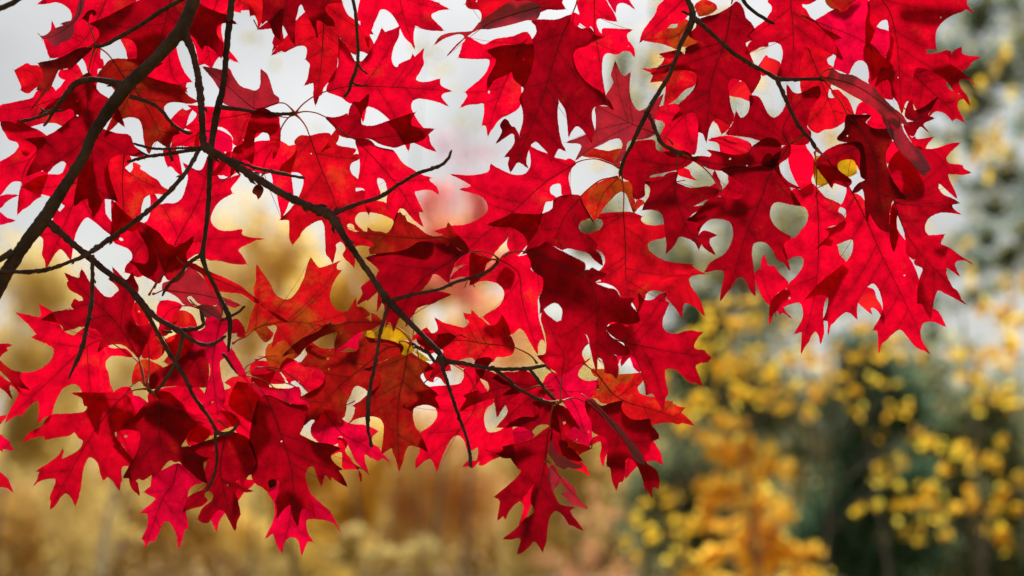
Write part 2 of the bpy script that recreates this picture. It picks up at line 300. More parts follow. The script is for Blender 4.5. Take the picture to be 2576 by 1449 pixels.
LEAVES = '''
a1|T|R|-3|@00 1120,-150 1000,150 800,450 505,590||@00 1120,-250 700,-200! 520,-60 375,42! 480,32 570,18 650,48 715,110 727,175 700,250 620,290 560,285 522,210! 515,300 440,380* 455,440 503,585! 560,580 620,570 655,560* 760,560 900,500 980,420 1000,340 1100,200 1250,120 1380,0! 1400,-150
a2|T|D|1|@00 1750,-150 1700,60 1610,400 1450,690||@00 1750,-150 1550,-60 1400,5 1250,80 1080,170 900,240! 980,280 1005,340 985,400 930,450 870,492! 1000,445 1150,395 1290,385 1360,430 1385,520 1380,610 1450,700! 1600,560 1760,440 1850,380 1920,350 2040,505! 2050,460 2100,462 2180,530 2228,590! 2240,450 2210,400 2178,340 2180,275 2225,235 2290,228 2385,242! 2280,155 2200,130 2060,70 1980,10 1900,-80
a3|L|R|-2|@00 1620,250 1690,500 1740,760 1885,935||@00 1620,250 1450,280 1300,340 1210,390! 1245,450 1275,520 1285,590! 1400,620 1450,760 1560,800 1640,815 1680,830* 1800,860 1885,935! 1868,880 1880,830 1932,825! 1850,720 1800,600 1760,440 1720,300
a5|V|R|-3|@00 2250,-150 2120,200 2080,400 2130,690||@00 2250,-150 2500,-40 2590,100! 2500,98 2420,105 2425,132* 2390,118 2330,110 2290,180 2230,240 2225,340 2260,450 2330,540 2400,628! 2310,590 2210,565 2150,640 2130,690! 2060,640 2005,660! 1990,560 1960,450 1900,330 1950,100 2000,0
a6|T|P|3|@00 820,-60 790,150 600,330 450,390||@00 820,-60 845,-40 830,100 780,190 735,260 735,320 700,390 600,430 575,462 500,430 475,385 430,398! 365,325* 420,365 480,345 560,290 650,250 605,242! 680,220 710,215 760,150 790,50
a7|T|B|2|@00 885,225 850,180 900,108|@00 885,225 930,340 965,460|@00 885,225 870,205 825,190! 850,160 900,108 945,105 965,140 940,160! 920,130 900,150 890,190
c1|T|B|2|@00 870,478 770,500 590,690 430,960|@00 870,478 930,470 965,465|@00 870,478 770,500 690,545 560,600 380,635! 425,700 440,760 425,810 365,900! 410,915 395,980 305,1115! 430,960 500,890 545,790 590,700 600,705! 680,685 705,710* 765,640 850,560 920,490
c2|T|O|-1|@00 400,850 330,740 220,690||@00 400,850 345,890 280,935 210,908! 218,870 185,790 145,705! 180,690 275,632* 310,660 385,665 430,720 435,785
c3|L|R|-2|@00 900,1000 590,990 300,1080 0,1100||@00 900,990 860,800 830,755 770,650 690,695 600,710* 595,765 655,805* 615,870 560,915* 520,870 470,850 410,880 365,930 330,985 200,1020 0,1060! -60,1100 -40,1180 0,1220 100,1225 165,1245 220,1260 290,1275! 450,1235 560,1235 640,1265 700,1210 750,1170 745,1110
c4|T|R|-1|@00 985,485 930,700 960,930|@00 985,485 975,470 965,465|@00 985,485 880,480 830,565 865,640 885,730! 930,900 960,930! 975,800 985,690 1045,688! 1030,600 1008,590 1005,500
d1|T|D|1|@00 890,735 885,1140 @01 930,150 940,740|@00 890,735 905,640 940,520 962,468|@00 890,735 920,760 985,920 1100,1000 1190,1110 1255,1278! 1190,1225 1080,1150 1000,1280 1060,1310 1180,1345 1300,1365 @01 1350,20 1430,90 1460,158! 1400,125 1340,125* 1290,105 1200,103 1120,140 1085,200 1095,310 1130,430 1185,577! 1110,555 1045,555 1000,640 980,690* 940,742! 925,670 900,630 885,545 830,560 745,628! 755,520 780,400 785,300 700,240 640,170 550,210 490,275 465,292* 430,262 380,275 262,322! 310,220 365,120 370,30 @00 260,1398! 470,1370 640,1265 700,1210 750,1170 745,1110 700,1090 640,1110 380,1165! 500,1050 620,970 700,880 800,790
c5|L|R|-1|@01 930,60 800,450 660,780 465,1250||@01 930,60 800,100 680,190 620,300 480,310 380,335 222,432! 330,480 510,525 590,560 620,600* 655,620 640,650 600,680* 565,660 540,720 535,780 470,840 390,915! 435,950 440,1010 422,1115* 450,1160 465,1250! 510,1170 560,1090 605,1055 650,1080 690,1140 712,1168! 728,1060 745,950 775,860 830,770 875,735 960,785 1060,870 1135,925! 1125,800 1060,700 1050,560 1000,400 980,200
c6|L|M|0|@00 480,1400 300,1420 5,1225||@00 480,1390 470,1372 380,1310 290,1275 180,1200* 165,1245 90,1225 5,1225! 25,1300 42,1332* 82,1400* 185,1440 @01 195,30 260,120 330,60
c6b|L|R|-2|@01 380,60 250,250 176,712||@01 380,60 360,30 240,10 195,30 150,90 60,150 0,182 -100,250! -50,480 0,520* 60,440 110,385 160,370 225,388 195,500 176,712! 290,625* 350,560 415,530! 415,500 480,300 465,265 420,280
c7|L|C|-1|||@01 -80,600 -60,560 0,530 60,512 120,512 187,516! 120,540 60,580 0,640
c8|L|C|-1|||@01 -80,720 -60,680 0,690 60,740 157,772! 60,795 0,808
c9|L|C|-2|||@00 910,960 960,1000 1000,1080 1005,1170 960,1250! 920,1160 890,1080
e1|V|O|-1|@01 1250,100 1230,400 1235,690 1120,990|@01 1250,100 1300,60 1420,85|@01 1245,103 1150,120 1090,170 1083,260 1100,370 1130,450 1170,560 1125,640 1140,800 1115,900 1115,990! 1190,950 1210,850* 1350,870 1400,800 1415,750 1415,680 1430,590 1460,530 1540,500 1640,500 1735,486! 1620,420 1595,370* 1520,330 1450,280 1405,250 1420,220* 1340,190 1345,240 1310,290 1270,260 1255,235 1300,195 1320,170 1300,120
e2|V|R|-2|@01 1690,1230 1750,1030 1985,590 2070,330 2090,130|@01 1690,1230 1610,1330 1540,1449 @02 1500,70|@01 1690,1230 1870,1170 2000,1100 2100,1160 2200,1165 2330,1200 2482,1208! 2430,1120 2395,1070 2440,1025 2500,1005* 2660,955! 2520,945 2430,910 2440,858* 2380,870 2300,880 2210,870 2140,820 2115,760 2130,690 2190,590 2270,530 2340,497! 2318,450 2370,380 2427,303! 2330,340 2210,350 2180,310 2140,300 2170,150 2175,60! 2090,130 2070,190 2030,260 1990,270 1940,250 1840,188! 1880,270 1895,340 1870,450 1830,550 1760,600 1680,600 1600,610 1570,530 1513,463! 1520,620 1510,720 1480,780 1420,820 1500,900 1600,1000 1650,1150
e3|V|D|1|@01 1650,1290 1640,1240 1570,1020 1400,790|@01 1650,1290 1600,1360 1550,1449|@01 1650,1320 1700,1370 1800,1350 1870,1250 1880,1170 1870,1100 1930,1000 1948,928! 1850,1000 1750,1050 1720,1090* 1735,1030 1680,1000 1600,900 1500,830 1393,778! 1395,870 1440,950 1490,1050 1500,1150 1470,1205 1380,1200 1305,1178! 1380,1240 1430,1310 1520,1360 1600,1400
e4|V|M|-1|@01 1560,1250 1450,1000 1255,1290||@01 1600,1150 1500,850 1400,800 1340,760 1250,690 1122,560! 1125,700 1140,860 1180,950 1150,985 1220,1020 1290,1050 1335,1110 1330,1160 1270,1230 1255,1290! 1300,1300 1350,1330* 1400,1335 1450,1310 1560,1250
e6|V|O|1|@01 1860,1210 2080,1320 @02 2500,60 @12 335,350||@01 1860,1210! 1950,1205 2030,1250 2160,1310 2240,1340 2330,1385 2410,1425 @02 2500,50 2576,110 @12 60,190 190,260 335,350! 250,320 130,230 60,160 @02 2560,140 2440,60 2300,40 2220,30 2140,20 @01 2080,1380 2020,1300
e7|V|P|0|@02 1640,20 1800,40 2060,75 2420,175|@02 1640,20 1600,40 1540,60|@02 1640,20 @01 1640,1410 1740,1370 1870,1280 1900,1230 1960,1270 2030,1340 2090,1400 2140,1449 @02 2230,90 2330,130 2420,175! 2370,200* 2290,170 2200,160 2100,180 2020,160 1985,140 1960,110 1920,75 1880,95 1900,140 1960,180 1850,160 1800,100 1700,40
f1|L|D|1|@02 1395,700 1170,350 800,0 @01 650,1300|@02 1395,700 1420,830 1455,980|@02 1395,700 1340,650 1260,580 1160,560 1060,590 980,650! 1010,560 1015,460 960,410 870,390 800,385 750,405 640,435! 635,390 570,345 415,320! 530,250 630,230 740,215* 712,180* 755,115 790,135 840,125 830,90 790,60 700,10 @01 670,1395* 690,1380 648,1298! 720,1330 800,1350 810,1300 820,1258! 860,1320 890,1380 960,1440 @02 1010,50 1060,90 1120,95 1160,60 1200,20 @01 1150,1400 1085,1355* 1150,1340 1130,1238! 1190,1300 1270,1370 1335,1288! 1350,1360 1390,1440 @02 1370,90 1330,180 1330,280 1385,380 1538,366! 1500,500 1440,610
f2|L|R|-1|@02 1330,690 1010,530 480,950 55,1345|@02 1330,690 1420,780 1460,980|@02 1330,690 1270,620 1100,600 1020,470 960,420 870,400 790,440* 750,480 700,470 640,435 530,250 490,220 393,163! 415,290 350,290 265,265* 158,243! 230,310 280,355 360,450 372,465 316,495! 400,530 490,570 545,610 540,680 500,750 420,810 320,850 210,860 190,870 150,920 5,1000! 100,970 180,1040 190,1070 150,1150 110,1220 53,1348! 140,1290 200,1268 210,1305* 230,1260 300,1180 350,1140 385,1135 395,1200 395,1280 375,1368! 450,1300 515,1280* 540,1180 580,1090 630,1010 700,970 750,960 800,990 830,1050 900,1200 960,1310 1008,1410! 1030,1300 1045,1200 1080,1140 1175,1165! 1130,1030 1100,950 1085,850 1060,800 1070,720 1130,680 1220,680
f3|V|R|-1|@02 1830,180 1700,230 1560,480|@02 1830,180 1910,180 2000,200|@02 1830,180 1790,150 1700,128 1610,130! 1585,200 1580,290 1610,370 1590,430 1560,480! 1650,480 1700,450 1740,380 1787,330! 1720,350 1740,260 1800,220
f4|L|O|-2|@02 1500,700 1480,530 1350,200|@02 1500,700 1500,830 1488,980|@02 1500,700 1440,700 1420,600 1460,450 1400,380 1340,310 1335,190 1370,130! 1420,160 1500,260 1560,370 1600,460 1660,580! 1650,640 1600,700 1540,720
f4b|V|G|-3|||@02 1950,300 1880,240 1800,230 1720,260 1640,330! 1700,420 1790,400 1760,480 1690,520 1720,640 1650,740! 1780,800 1900,640 1990,500
f4c|L|G|-2|||@02 1480,1000 1400,930 1330,980! 1340,860 1380,760 1460,720 1560,760 1640,800! 1600,880 1560,950
f5|V|O|-2|||@02 1950,560 1900,500 1820,470 1720,490 1660,520! 1650,590 1680,650 1720,720 1790,740! 1860,700 1900,620
f6|V|C|1|@02 2225,300 2170,560 2140,750 2190,1280|@02 2225,300 2260,180 2290,270|@02 2225,300 2140,280 2080,310 2060,400 1990,440 1900,440 1825,433! 1900,510 1970,560 1900,620 1868,705! 1960,720 2010,690 2070,695 2110,760 2120,850 2090,970 2060,1080 2048,1205! 2090,1220* 2140,1130 2190,1282! 2230,1190 2264,1142! 2250,1000 2220,880 2215,730 2280,690 2300,620 2260,560 2240,480 2280,440 2300,400 2290,320
f6b|V|D|0|@02 2050,580 1900,800 1700,1000||@02 2060,560 1960,600 1850,690 1740,760 1600,830! 1500,900 1480,980 1520,1020! 1600,1000 1750,980 1900,990 2080,1000! 2100,850 2090,700
f7|V|P|2|||@02 2020,220 1985,180! 2060,170 2120,180 2180,190 2200,130 2240,180 2235,260 2215,330! 2140,280 2080,300
f8|V|D|0|||@02 2335,330 2380,315 2450,400 2467,492! 2390,485 2385,450* 2340,450
f9|V|C|2|||@02 2540,1030 2480,930 2400,860 2340,760 2290,680 2330,603! 2370,680 2420,760 2460,840 2490,930
g1|L|M|0|@02 1265,1078 1180,1150 1030,1330 @03 850,150 508,778|@02 1265,1078 1330,1035 1440,1015 1475,1015|@02 1265,1078 1200,1060 1140,1055 1000,1060 900,1055 718,1057! 830,1110 843,1185* 882,1190 860,1240 790,1260 640,1270 520,1280 440,1350* 430,1390 310,1450 @03 222,108! 300,65 450,45 450,78* 550,55 700,30 750,0 790,50 840,90 830,130 800,180 760,210 620,270 640,190* 630,170! 600,230 500,310 365,396! 395,405* 332,548! 380,500 470,470 560,470 565,500 540,570 500,665* 515,690 506,780! 560,730 610,650 665,612 720,660 760,748! 775,690 800,615* 810,550 820,460 835,370 870,280 895,250 930,255 980,300 1000,350 1010,410 1042,492* 1080,450 1130,480 1170,540 1203,590! 1210,520 1230,492* 1215,420 1230,345 1290,340 1374,362! 1320,270 1250,170 1170,70 1150,0 @02 1180,1440 1260,1400 1340,1310! 1320,1200 1300,1110
g2|L|R|-2|||@02 1300,1000 1150,1050 1130,1200 1160,1380! @03 1180,40 1160,60! 1260,160 1330,290! 1390,180 1420,30 @02 1440,1400 1400,1250 1350,1120
g2b|L|C|-1|||@02 1330,1090 1380,1090 1440,1120 1500,1180! 1450,1240 1400,1300 1340,1310! 1290,1250 1270,1200 1290,1160
g3|L|D|1|@02 1580,1130 1600,1250 @03 1620,150 1740,500|@02 1580,1130 1560,1080 1535,1040|@02 1580,1130 1500,1150 1420,1220 1340,1320 1205,1422! 1300,1420 1410,1449 @03 1420,50 1400,150 1370,230 1330,300 1300,350 1236,462! 1300,465 1310,520 1340,590* 1406,650! 1390,560 1380,510 1360,490 1400,465 1440,480 1530,425 1590,410* 1640,350 1680,300 1720,280 1760,300 1800,290 1860,350 1920,400 2000,470 2082,518! 2060,420 2045,310 2104,262! 2030,250 1960,200 1900,150 1820,150 1870,60 @02 1900,1440 2055,1360! 1960,1340 1870,1250 1750,1190 1720,1160 1650,1125
g4|L|C|-1|@03 1790,300 1740,520 1650,650 1458,1170||@03 1780,320 1650,380 1590,400 1540,420 1525,500 1520,540 1448,605! 1500,630 1570,670 1540,710 1480,760 1412,812! 1480,820 1490,900 1480,970 1428,1076! 1455,1100 1457,1175! 1490,1110 1530,1090 1545,1112* 1570,1060 1610,980 1630,920 1690,895 1730,930 1780,1030 1798,1170! 1830,1080 1860,980 1895,972! 1880,880 1865,790 1880,680 1900,580 1950,530 2042,510! 1980,440 1910,390 1850,340
g5|L|D|0|@03 2290,-40 2260,80 2220,400 2365,995|@03 2290,-40 @02 2250,1380 2200,1330|@03 2290,0 2200,50 2060,100 1905,150! 2000,250 2080,300 2060,420 2080,520 2050,580 1980,610 1885,662! 1870,740 1836,806! 1920,770 2050,735* 2085,680 2060,660 2060,600 2110,590 2150,640 2130,700 2050,760 1988,875! 2030,905 2095,918* 2130,850 2200,780 2250,790 2300,870 2365,998! 2390,880 2420,835* 2390,700 2365,600 2400,560 2450,600 2552,595! 2470,570 2400,530 2370,500 2410,470 2440,545! 2500,440* 2576,380 2590,330 2560,200 2520,100 2450,40
g6|L|R|-2|||@02 1920,1400 2000,1380 2080,1420 2120,1449 @03 2100,40 2060,85 1980,130 1900,140! 1870,50
g7|L|C|-1|||@03 2270,780 2180,790 2120,860 2140,910 2182,1003! 2200,900
g8|L|M|-2|||@03 2420,460 2480,480 2560,500 2440,620 2395,690! 2370,640 2380,520
g9|L|R|-3|@02 1600,1080 1700,1200 2050,1360||@02 1560,1050 1650,1010 1730,1000 1850,985 2000,1000! 2060,1080 2060,1180 2150,1160 2250,1200 2330,1230! 2410,1340 2420,1380! 2300,1400 2200,1449 @03 2050,60 1900,100! @02 1850,1380 1700,1280 1600,1200
g10|L|R|-3|@02 2200,1150 2350,1300 @13 60,120||@02 2150,1150 2250,1040 2330,1000 2260,950! 2350,900 2500,900 2576,980 @12 100,1000 200,1010 130,1060! 150,1200 200,1300 @13 60,30 40,120 60,190! -60,200 @03 2420,60 @02 2350,1400 2280,1300
h1|L|M|-1|||@02 -120,640 -40,580 0,568 60,563 120,573! 62,603 82,627* 30,655 0,690 -60,800
h2|L|D|1|||@02 -120,640 -80,680 0,735 60,790 130,835 212,848! 190,880 230,960 297,1024! 190,990 150,960 217,1060! 120,950 60,880 0,830 -80,800
h3|L|M|0|||@02 -100,800 -60,840 0,880 60,930 100,960 90,1000 126,1125! 70,1050 20,1010 -60,960
h4|L|R|0|||@02 -80,1320 0,1295 72,1279! 30,1330 0,1365 -60,1400
h5|L|C|0|||@03 -100,-20 -60,0 0,30 60,75 112,105* 95,120 147,189! 90,175 25,172 20,197! 0,180 -60,100
h6|L|R|0|||@03 -120,360 -60,380 0,410 80,480 90,510 132,608! 90,570 30,550 -60,550
i1|K|O|-1|@10 690,-10 680,250 650,700 598,1060||@10 690,-30 560,80 490,130 390,240 385,320 330,350 260,420 153,557! 265,510 285,528* 330,500 420,460 490,460 515,490 510,570 498,596! 545,640 540,700 520,800 485,860! 540,835 575,830 585,870 580,960 598,1062! 640,960 665,952* 670,900 720,830 760,800 800,720 820,560 845,470 850,390! 900,440 940,510 1000,552! 1040,515 1090,520 1130,547! 1182,460 1150,380 1140,340 1184,345! 1150,310 1070,300 1050,260 1000,210 930,160 890,100 870,40 840,-20 760,-60
i2|K|D|2|@10 330,-60 300,60 290,200 387,445||@10 330,-80 70,-60 75,60 56,252! 110,205 150,250 180,340 277,422! 260,330 265,250 285,270 340,380 388,448! 385,300 395,200 410,140 430,60 455,40 490,100 530,170 570,250 600,320 620,394! 610,200 660,210 715,260* 793,267! 770,200 720,150 690,80 720,40 790,25 872,22! 840,-20 800,-80
i3|K|D|1|||@10 270,90 130,210 20,296! 100,288 155,285 190,350 170,430 180,460 163,525! 220,450 270,400 260,300
i4|K|G|-2|||@00 2560,-80 2500,-20 2510,60 2518,165! 2560,150 @10 0,170 20,220 18,300! 50,220 70,60 75,-30
i5|K|R|-1|@10 1440,-150 1450,0 1510,250 1595,492||@10 1440,-200 1150,-160 1055,0 1030,100 1020,200 1050,210 1060,290 1090,350 1110,420 1137,484! 1135,400 1140,340 1170,290* 1180,240 1210,180 1250,95 1290,90 1350,120 1400,180 1440,250 1470,320 1510,395* 1598,496! 1580,380 1605,255 1660,280 1740,300 1800,305 1892,306! 1820,240 1760,170 1765,140 1820,110 1870,95 1948,93! 1860,50 1838,28! 1780,15 1700,-30 1600,-180
i6|V|R|0|@10 715,915 930,870 1430,880 1968,915|@10 715,915 590,965 460,1060 400,1135|@10 715,915 740,820 780,750 830,660 830,550 840,470 830,378! 900,460 950,540 1000,620 1060,620 1120,560 1180,470 1230,380 1268,278! 1300,322* 1380,300 1452,262! 1440,360* 1400,430 1370,510 1360,600 1385,665 1425,680 1440,650 1500,620 1560,590 1575,540! 1600,570* 1650,530 1692,480! 1690,640* 1640,730 1605,800 1640,825 1740,825 1853,792! 1850,850 1900,890 1972,916! 1890,935 1860,965 1880,1010 1938,1068! 1850,1030 1740,1000 1620,990 1570,1020 1558,1080 1580,1140 1640,1240 1730,1350 1755,1449 @11 1815,75! 1700,35 1640,5 1560,-20 1535,72! 1500,0 @10 1420,1300 1350,1210 1290,1150 1220,1100 1120,1070 1095,1150 1075,1235! 1060,1150 1000,1050 930,1030 870,980 780,945
i7|V|D|1|@10 705,1180 960,1385 1340,1375 1790,1300|@10 705,1180 600,1135 490,1122 400,1140|@10 705,1180 760,1185 860,1170 922,1138* 930,1180 950,1080 990,1018* 1040,1030 1137,942! 1120,1050 1070,1130 1055,1200 1060,1250 1110,1270 1200,1265 1300,1230 1400,1200 1500,1165 1608,1128! 1560,1200 1560,1260 1620,1285 1794,1298! 1730,1350 1680,1400 1640,1425* 1500,1449 1400,1480 1250,1449! 1140,1390 1060,1395 980,1390 900,1380 830,1350 800,1290
i8|V|R|1|@11 1010,-40 1050,0 1230,190 1430,430 1680,830|@11 1010,-40 @10 960,1385 820,1290|@11 1010,-40 1040,100 1050,200 1040,310 1000,435! 1090,450 1100,600 1132,715! 1170,600 1180,550 1250,500 1245,480 1215,390 1220,340 1260,340 1300,370 1320,430 1325,520 1308,640! 1350,700 1387,782! 1420,700 1440,650 1480,645 1530,690 1580,750 1682,832! 1640,720 1640,680 1682,686! 1620,560 1595,480 1640,465 1760,460 1844,510! 1810,430 1750,380 1740,345 1773,346! 1660,310 1560,250 1480,200 1440,150 1380,70 1300,50 1200,20 1150,-30
i9|V|O|-1|@10 540,1370 @11 650,230 770,520 850,780 985,1240|@10 540,1370 500,1270 440,1190 400,1155|@10 540,1370 440,1370 390,1430 @11 410,20 400,80 330,160 270,210 213,302! 250,290 350,280 430,285 475,330 480,400 450,500 400,590 330,680 237,763! 330,765 340,830 340,950 370,1018! 430,945* 460,880 540,810 620,770 660,765 690,820 700,950 705,1110* 772,1206! 790,1110 805,1050 800,1010 850,980 890,1010 905,1060 880,1110 900,1165* 986,1244! 990,1150 970,1100 1000,1030 1060,1015 1188,1036! 1130,970 1060,930 985,885 930,862 908,820 940,795 990,815 995,850 1080,880! 1000,800 990,760 1000,730 1030,690 1100,680 1250,700 1350,740 1402,762! 1340,650 1310,600 1180,560 1080,470 1000,480 1010,400 1030,370 960,300 940,240 960,190 1042,150! 1040,110 980,105* 1003,60 940,40 830,20 780,-20 @10 740,1350 650,1345 580,1360
i9b|V|G|0|||@10 810,1310 760,1370 720,1449 @11 650,90! 700,50 780,15 @10 830,1380
i10|V|R|-2|@11 240,-60 160,60 80,230 250,740|@11 240,-60 @10 250,1300 330,1180 390,1150|@11 330,20 240,-30 100,-30 0,-20 @01 2480,40 2400,60 2330,80 2270,100 2230,160 2180,250 2095,322! 2180,310 2250,315* 2310,325 2420,260 2540,265 @11 0,275 70,303! 150,290 165,320 180,420 215,520 240,660* 250,752! 300,660 330,580 370,540 365,430 350,300 370,200 410,60 400,15
i11|V|D|1|||@10 60,1090 -20,1130 -60,1200 @01 2440,0 2360,40 2340,120 2320,330! 2440,150 2490,160 2540,200! 2560,60 @11 -20,20 @10 0,1340 120,1340 150,1449 @11 170,60 172,160! 230,40 240,-20 @10 235,1250 180,1150
j1|V|P|1|@10 220,1035 0,1095 @00 2500,1050 2270,850 2040,672|@10 220,1035 290,1040 350,1090 385,1130|@10 220,1035 230,1000 225,985 180,950 160,900 130,800 100,730* 50,690! 40,880 0,915 @00 2500,900 2420,870 2350,780 2300,690 2260,720! 2200,700 2038,670! 2100,740 2150,800 2200,880 2230,960 2240,1020 2300,1060 2400,1080 2500,1110 @10 0,1112 150,1062
j2|V|R|-1|@10 220,1170 0,1140 @00 2200,1200 1860,1285||@10 220,1170 100,1140 0,1110 @00 2400,1100 2240,1085 2150,1080 2000,1070 1886,1058! 1950,1110 1985,1150 1950,1210 1856,1287! 1950,1310 2050,1310 2150,1280 2230,1275 2300,1320 2345,1380 2350,1449 @01 2370,10 2400,40! 2460,20 @00 2440,1400* 2500,1420 2576,1380 @10 60,1330 150,1300 225,1260
j3|V|R|-2|@00 2050,1320 1900,1400 @01 1740,100 1830,320||@00 2050,1320 1900,1320 1750,1350 1730,1449 @01 1720,30 1640,60! 1660,150 1690,233! 1720,220 1770,270 1832,322! 1820,230 1795,120 1770,60 1780,20 1990,20 2000,-40
j4|L|R|-2|||@00 1660,1300 1730,1195 1790,1130 1840,1090! 1865,1115 1944,1088! 1895,1170 1855,1290 1780,1330 1700,1400
j5|V|C|-3|@01 2160,120 2100,300 1990,270||@00 2160,1300 2000,1320 1960,1449! @01 1990,40 2080,60 2140,200 2100,310! 2190,260 2330,60 @00 2330,1380! 2250,1330
k1|T|E|1|@00 1130,600 1250,780 1380,930 1540,1200 1660,1449|@00 1130,600 1080,540 1020,495 970,470|@00 1130,600 1220,590* 1300,600 1400,600 1500,620 1580,635 1642,636! 1560,680 1480,740 1460,760 1560,800 1700,840 1800,860 1888,886! 1860,920 1900,970 1994,1022! 1900,1040 1800,1025 1700,1030 1650,1070 1650,1120 1720,1220 1780,1290 1812,1340! 1740,1370 1720,1430 @01 1700,42! 1620,-10 @00 1580,1415 1540,1440 @01 1500,104! 1470,40 @00 1450,1400 1440,1300 1410,1210 1360,1180 1290,1175 1220,1200 1150,1270 1060,1350! 1100,1250 1150,1150 1180,1080 1150,1000 1180,950 1080,830 1000,800 970,790! 1000,730 1050,670 1090,620
l1|L|E|2|@11 2140,1080 1900,950 1600,950 1005,888|@11 2140,1080 2280,1085 2380,1110 2440,1155|@11 2140,1080 2080,1070 2010,1030 1960,1000 1950,1025 1910,1020 1860,990 1790,950! 1780,1050 1700,1120 1560,1100 1440,1085 1330,1092 1230,1110* 1150,1110! 1145,1050 1190,1030 1130,960 1060,940 1003,888! 1070,880 1120,885 1125,838! 1180,880 1250,885 1320,900 1360,860 1390,790 1410,720 1448,680! 1475,715 1500,718! 1510,770 1560,800 1580,805* 1640,850 1700,900 1770,930 1850,930 1905,905 1920,850 1932,785! 1970,840 2010,900 2060,950 2100,990 2130,1040
l2|L|D|3|@11 2140,1085 1900,1210 1600,1440 @12 1380,440|@11 2140,1085 2240,1100 2350,1155 2430,1165|@11 2140,1085 2050,1080 1960,1000 1930,1030 1860,990 1790,950! 1760,980 1640,990 1520,1060 1400,1090 1230,1110 1100,1145! 1160,1190 1240,1270 1230,1300 1210,1340 1140,1380 1060,1449 @12 1070,20 1075,60 1012,168! 1110,120 1118,132* 1170,80 1225,40 1225,150 1218,244! 1285,110 1300,240* 1315,330 1298,405! 1340,340 1370,370 1380,445! 1410,360 1440,300 1475,295 1510,310 1506,398! 1540,320 1570,270 1600,190 1660,30 @11 1740,1380 1780,1310 1830,1310 1870,1340 1942,1404! 1950,1330 1980,1250 2000,1200 2060,1130
l3|L|D|1|||@12 1600,100 1560,200 1580,272! 1620,200 1700,170 1780,150 1860,110 1967,64! 1880,45 1800,30 1780,10 1680,40
l4|L|D|0|||@11 2170,1100 2150,1250 2155,1350! 2200,1440 2180,1380 2290,1290 2320,1200 2380,1160! 2250,1130
m1|V|G|-1|@12 -20,420 60,380 350,340 690,385|@12 -20,420 @02 2470,490 2400,520 2340,560|@12 -20,420 @02 2470,460 2500,400 2520,300 2560,200 @12 0,130 -20,0 @11 0,1400 5,1213! 50,1280 100,1350 150,1430 @12 180,50 220,90 290,120 340,115 400,60 @11 440,1449 490,1340 510,1260 550,1142! 590,1200 635,1247 700,1235 770,1210 855,1174! 815,1200 815,1265 862,1271! 810,1330 760,1430 @12 740,60 745,130 790,200 840,240 922,240! 900,290 910,330 800,360 740,330 700,380 780,450! 640,480 560,540 640,600 740,620! 700,650 500,600 420,640 340,580! 300,520 220,540 160,600! 195,455 215,420 205,375 150,375 110,385 130,420 170,460 100,540 40,490
m2|L|E|2|@12 1290,350 1000,345 680,380 500,500 262,692|@12 1290,350 1420,400 1510,480 1560,540|@12 1290,350 1240,310 1200,270 1155,250! 1170,300 1160,345* 1100,290 1145,270 1100,220 1060,195 1015,192 1005,103! 970,170 940,220 882,270! 915,300 900,345 760,368 740,335* 735,365 700,370 640,430 560,470 470,510 400,560 330,620 260,694! 330,660 390,655* 378,707! 440,660 510,580 600,520 700,470 800,440 820,445 800,530 790,620* 798,700! 810,620 880,570 950,510 1010,460 1080,430 1150,420 1220,380
m2b|V|C|-2|||@12 1100,400 1040,450 940,520 880,580 740,620! 820,640 940,600 1020,630! 1050,540 1060,470
m3|L|E|1|@12 1480,590 1330,600 1150,740 830,1000 480,1385|@12 1480,590 1440,540 1500,535 1550,560|@12 1480,600 1380,540 1280,520 1180,510 1090,490! 1030,530 1040,600 1010,640 900,650 800,640 700,630 600,600 530,578! 500,620 520,660 480,720 440,770! 520,790 620,800 680,840 697,900 680,960 620,1010 560,1040 437,1107! 510,1130 540,1180 530,1250 478,1388! 560,1320 620,1338* 650,1270 700,1225 760,1220 810,1270 835,1388! 870,1300 900,1240 910,1150 940,1090 980,1000 1020,980 1080,1000 1160,1050 1220,990 1250,900 1220,860 1180,840 1088,822! 1200,770 1300,720 1450,660
m4|L|E|1|@12 1530,620 1490,860 1430,1180 @13 1440,390|@12 1530,620 1545,590 1558,560|@12 1530,640 1400,690 1250,760 1088,822! 1180,840 1250,880 1250,960 1200,1020 1120,1080 1050,1140 968,1190! 1000,1200 990,1260* 918,1378! 990,1320 1080,1295 1200,1290 1260,1320 1290,1380 1290,1449 @13 1280,100 1264,224! 1320,180 1370,155 1380,200 1410,270 1440,392! 1475,290 1490,220 1540,135 1600,140 1670,165 1727,198! 1680,80 1640,0 @12 1610,1420 1575,1300 1580,1220 1600,1195 1690,1170 1760,1180 1847,1218! 1820,1150 1795,1100 1834,1078! 1740,1000 1690,960 1650,880 1730,830 1803,800! 1700,740 1600,680
m5|L|R|-1|@12 1900,720 2150,900 2200,1200 @13 1900,150|@12 1900,720 1880,700 1850,680|@12 1900,720 1990,760 2090,810! 2095,900 2060,960 1980,980 1900,985 1820,990 1720,1000 1612,1010! 1645,1060 1560,1130 1472,1176! 1590,1190 1640,1170 1740,1175 1810,1210 1828,1280 1790,1360 1720,1420 1660,1449! @13 1640,80 1650,200 1620,260 1600,300* 1603,372! 1650,320 1750,265 1790,310 1820,398! 1850,300 1890,200 1940,100 2000,35 2050,35 2100,90 2140,190 2230,150 2240,180 2220,290 2150,290 2078,350! 2150,340 2170,370* 2250,290 2250,330 2285,337* 2350,290 2440,250 2576,230 2600,150 2576,0 @12 2576,1350 2450,1440 2330,1449 2290,1320 2310,1220 2360,1175 2400,1150! 2300,1000 2240,900 2200,800
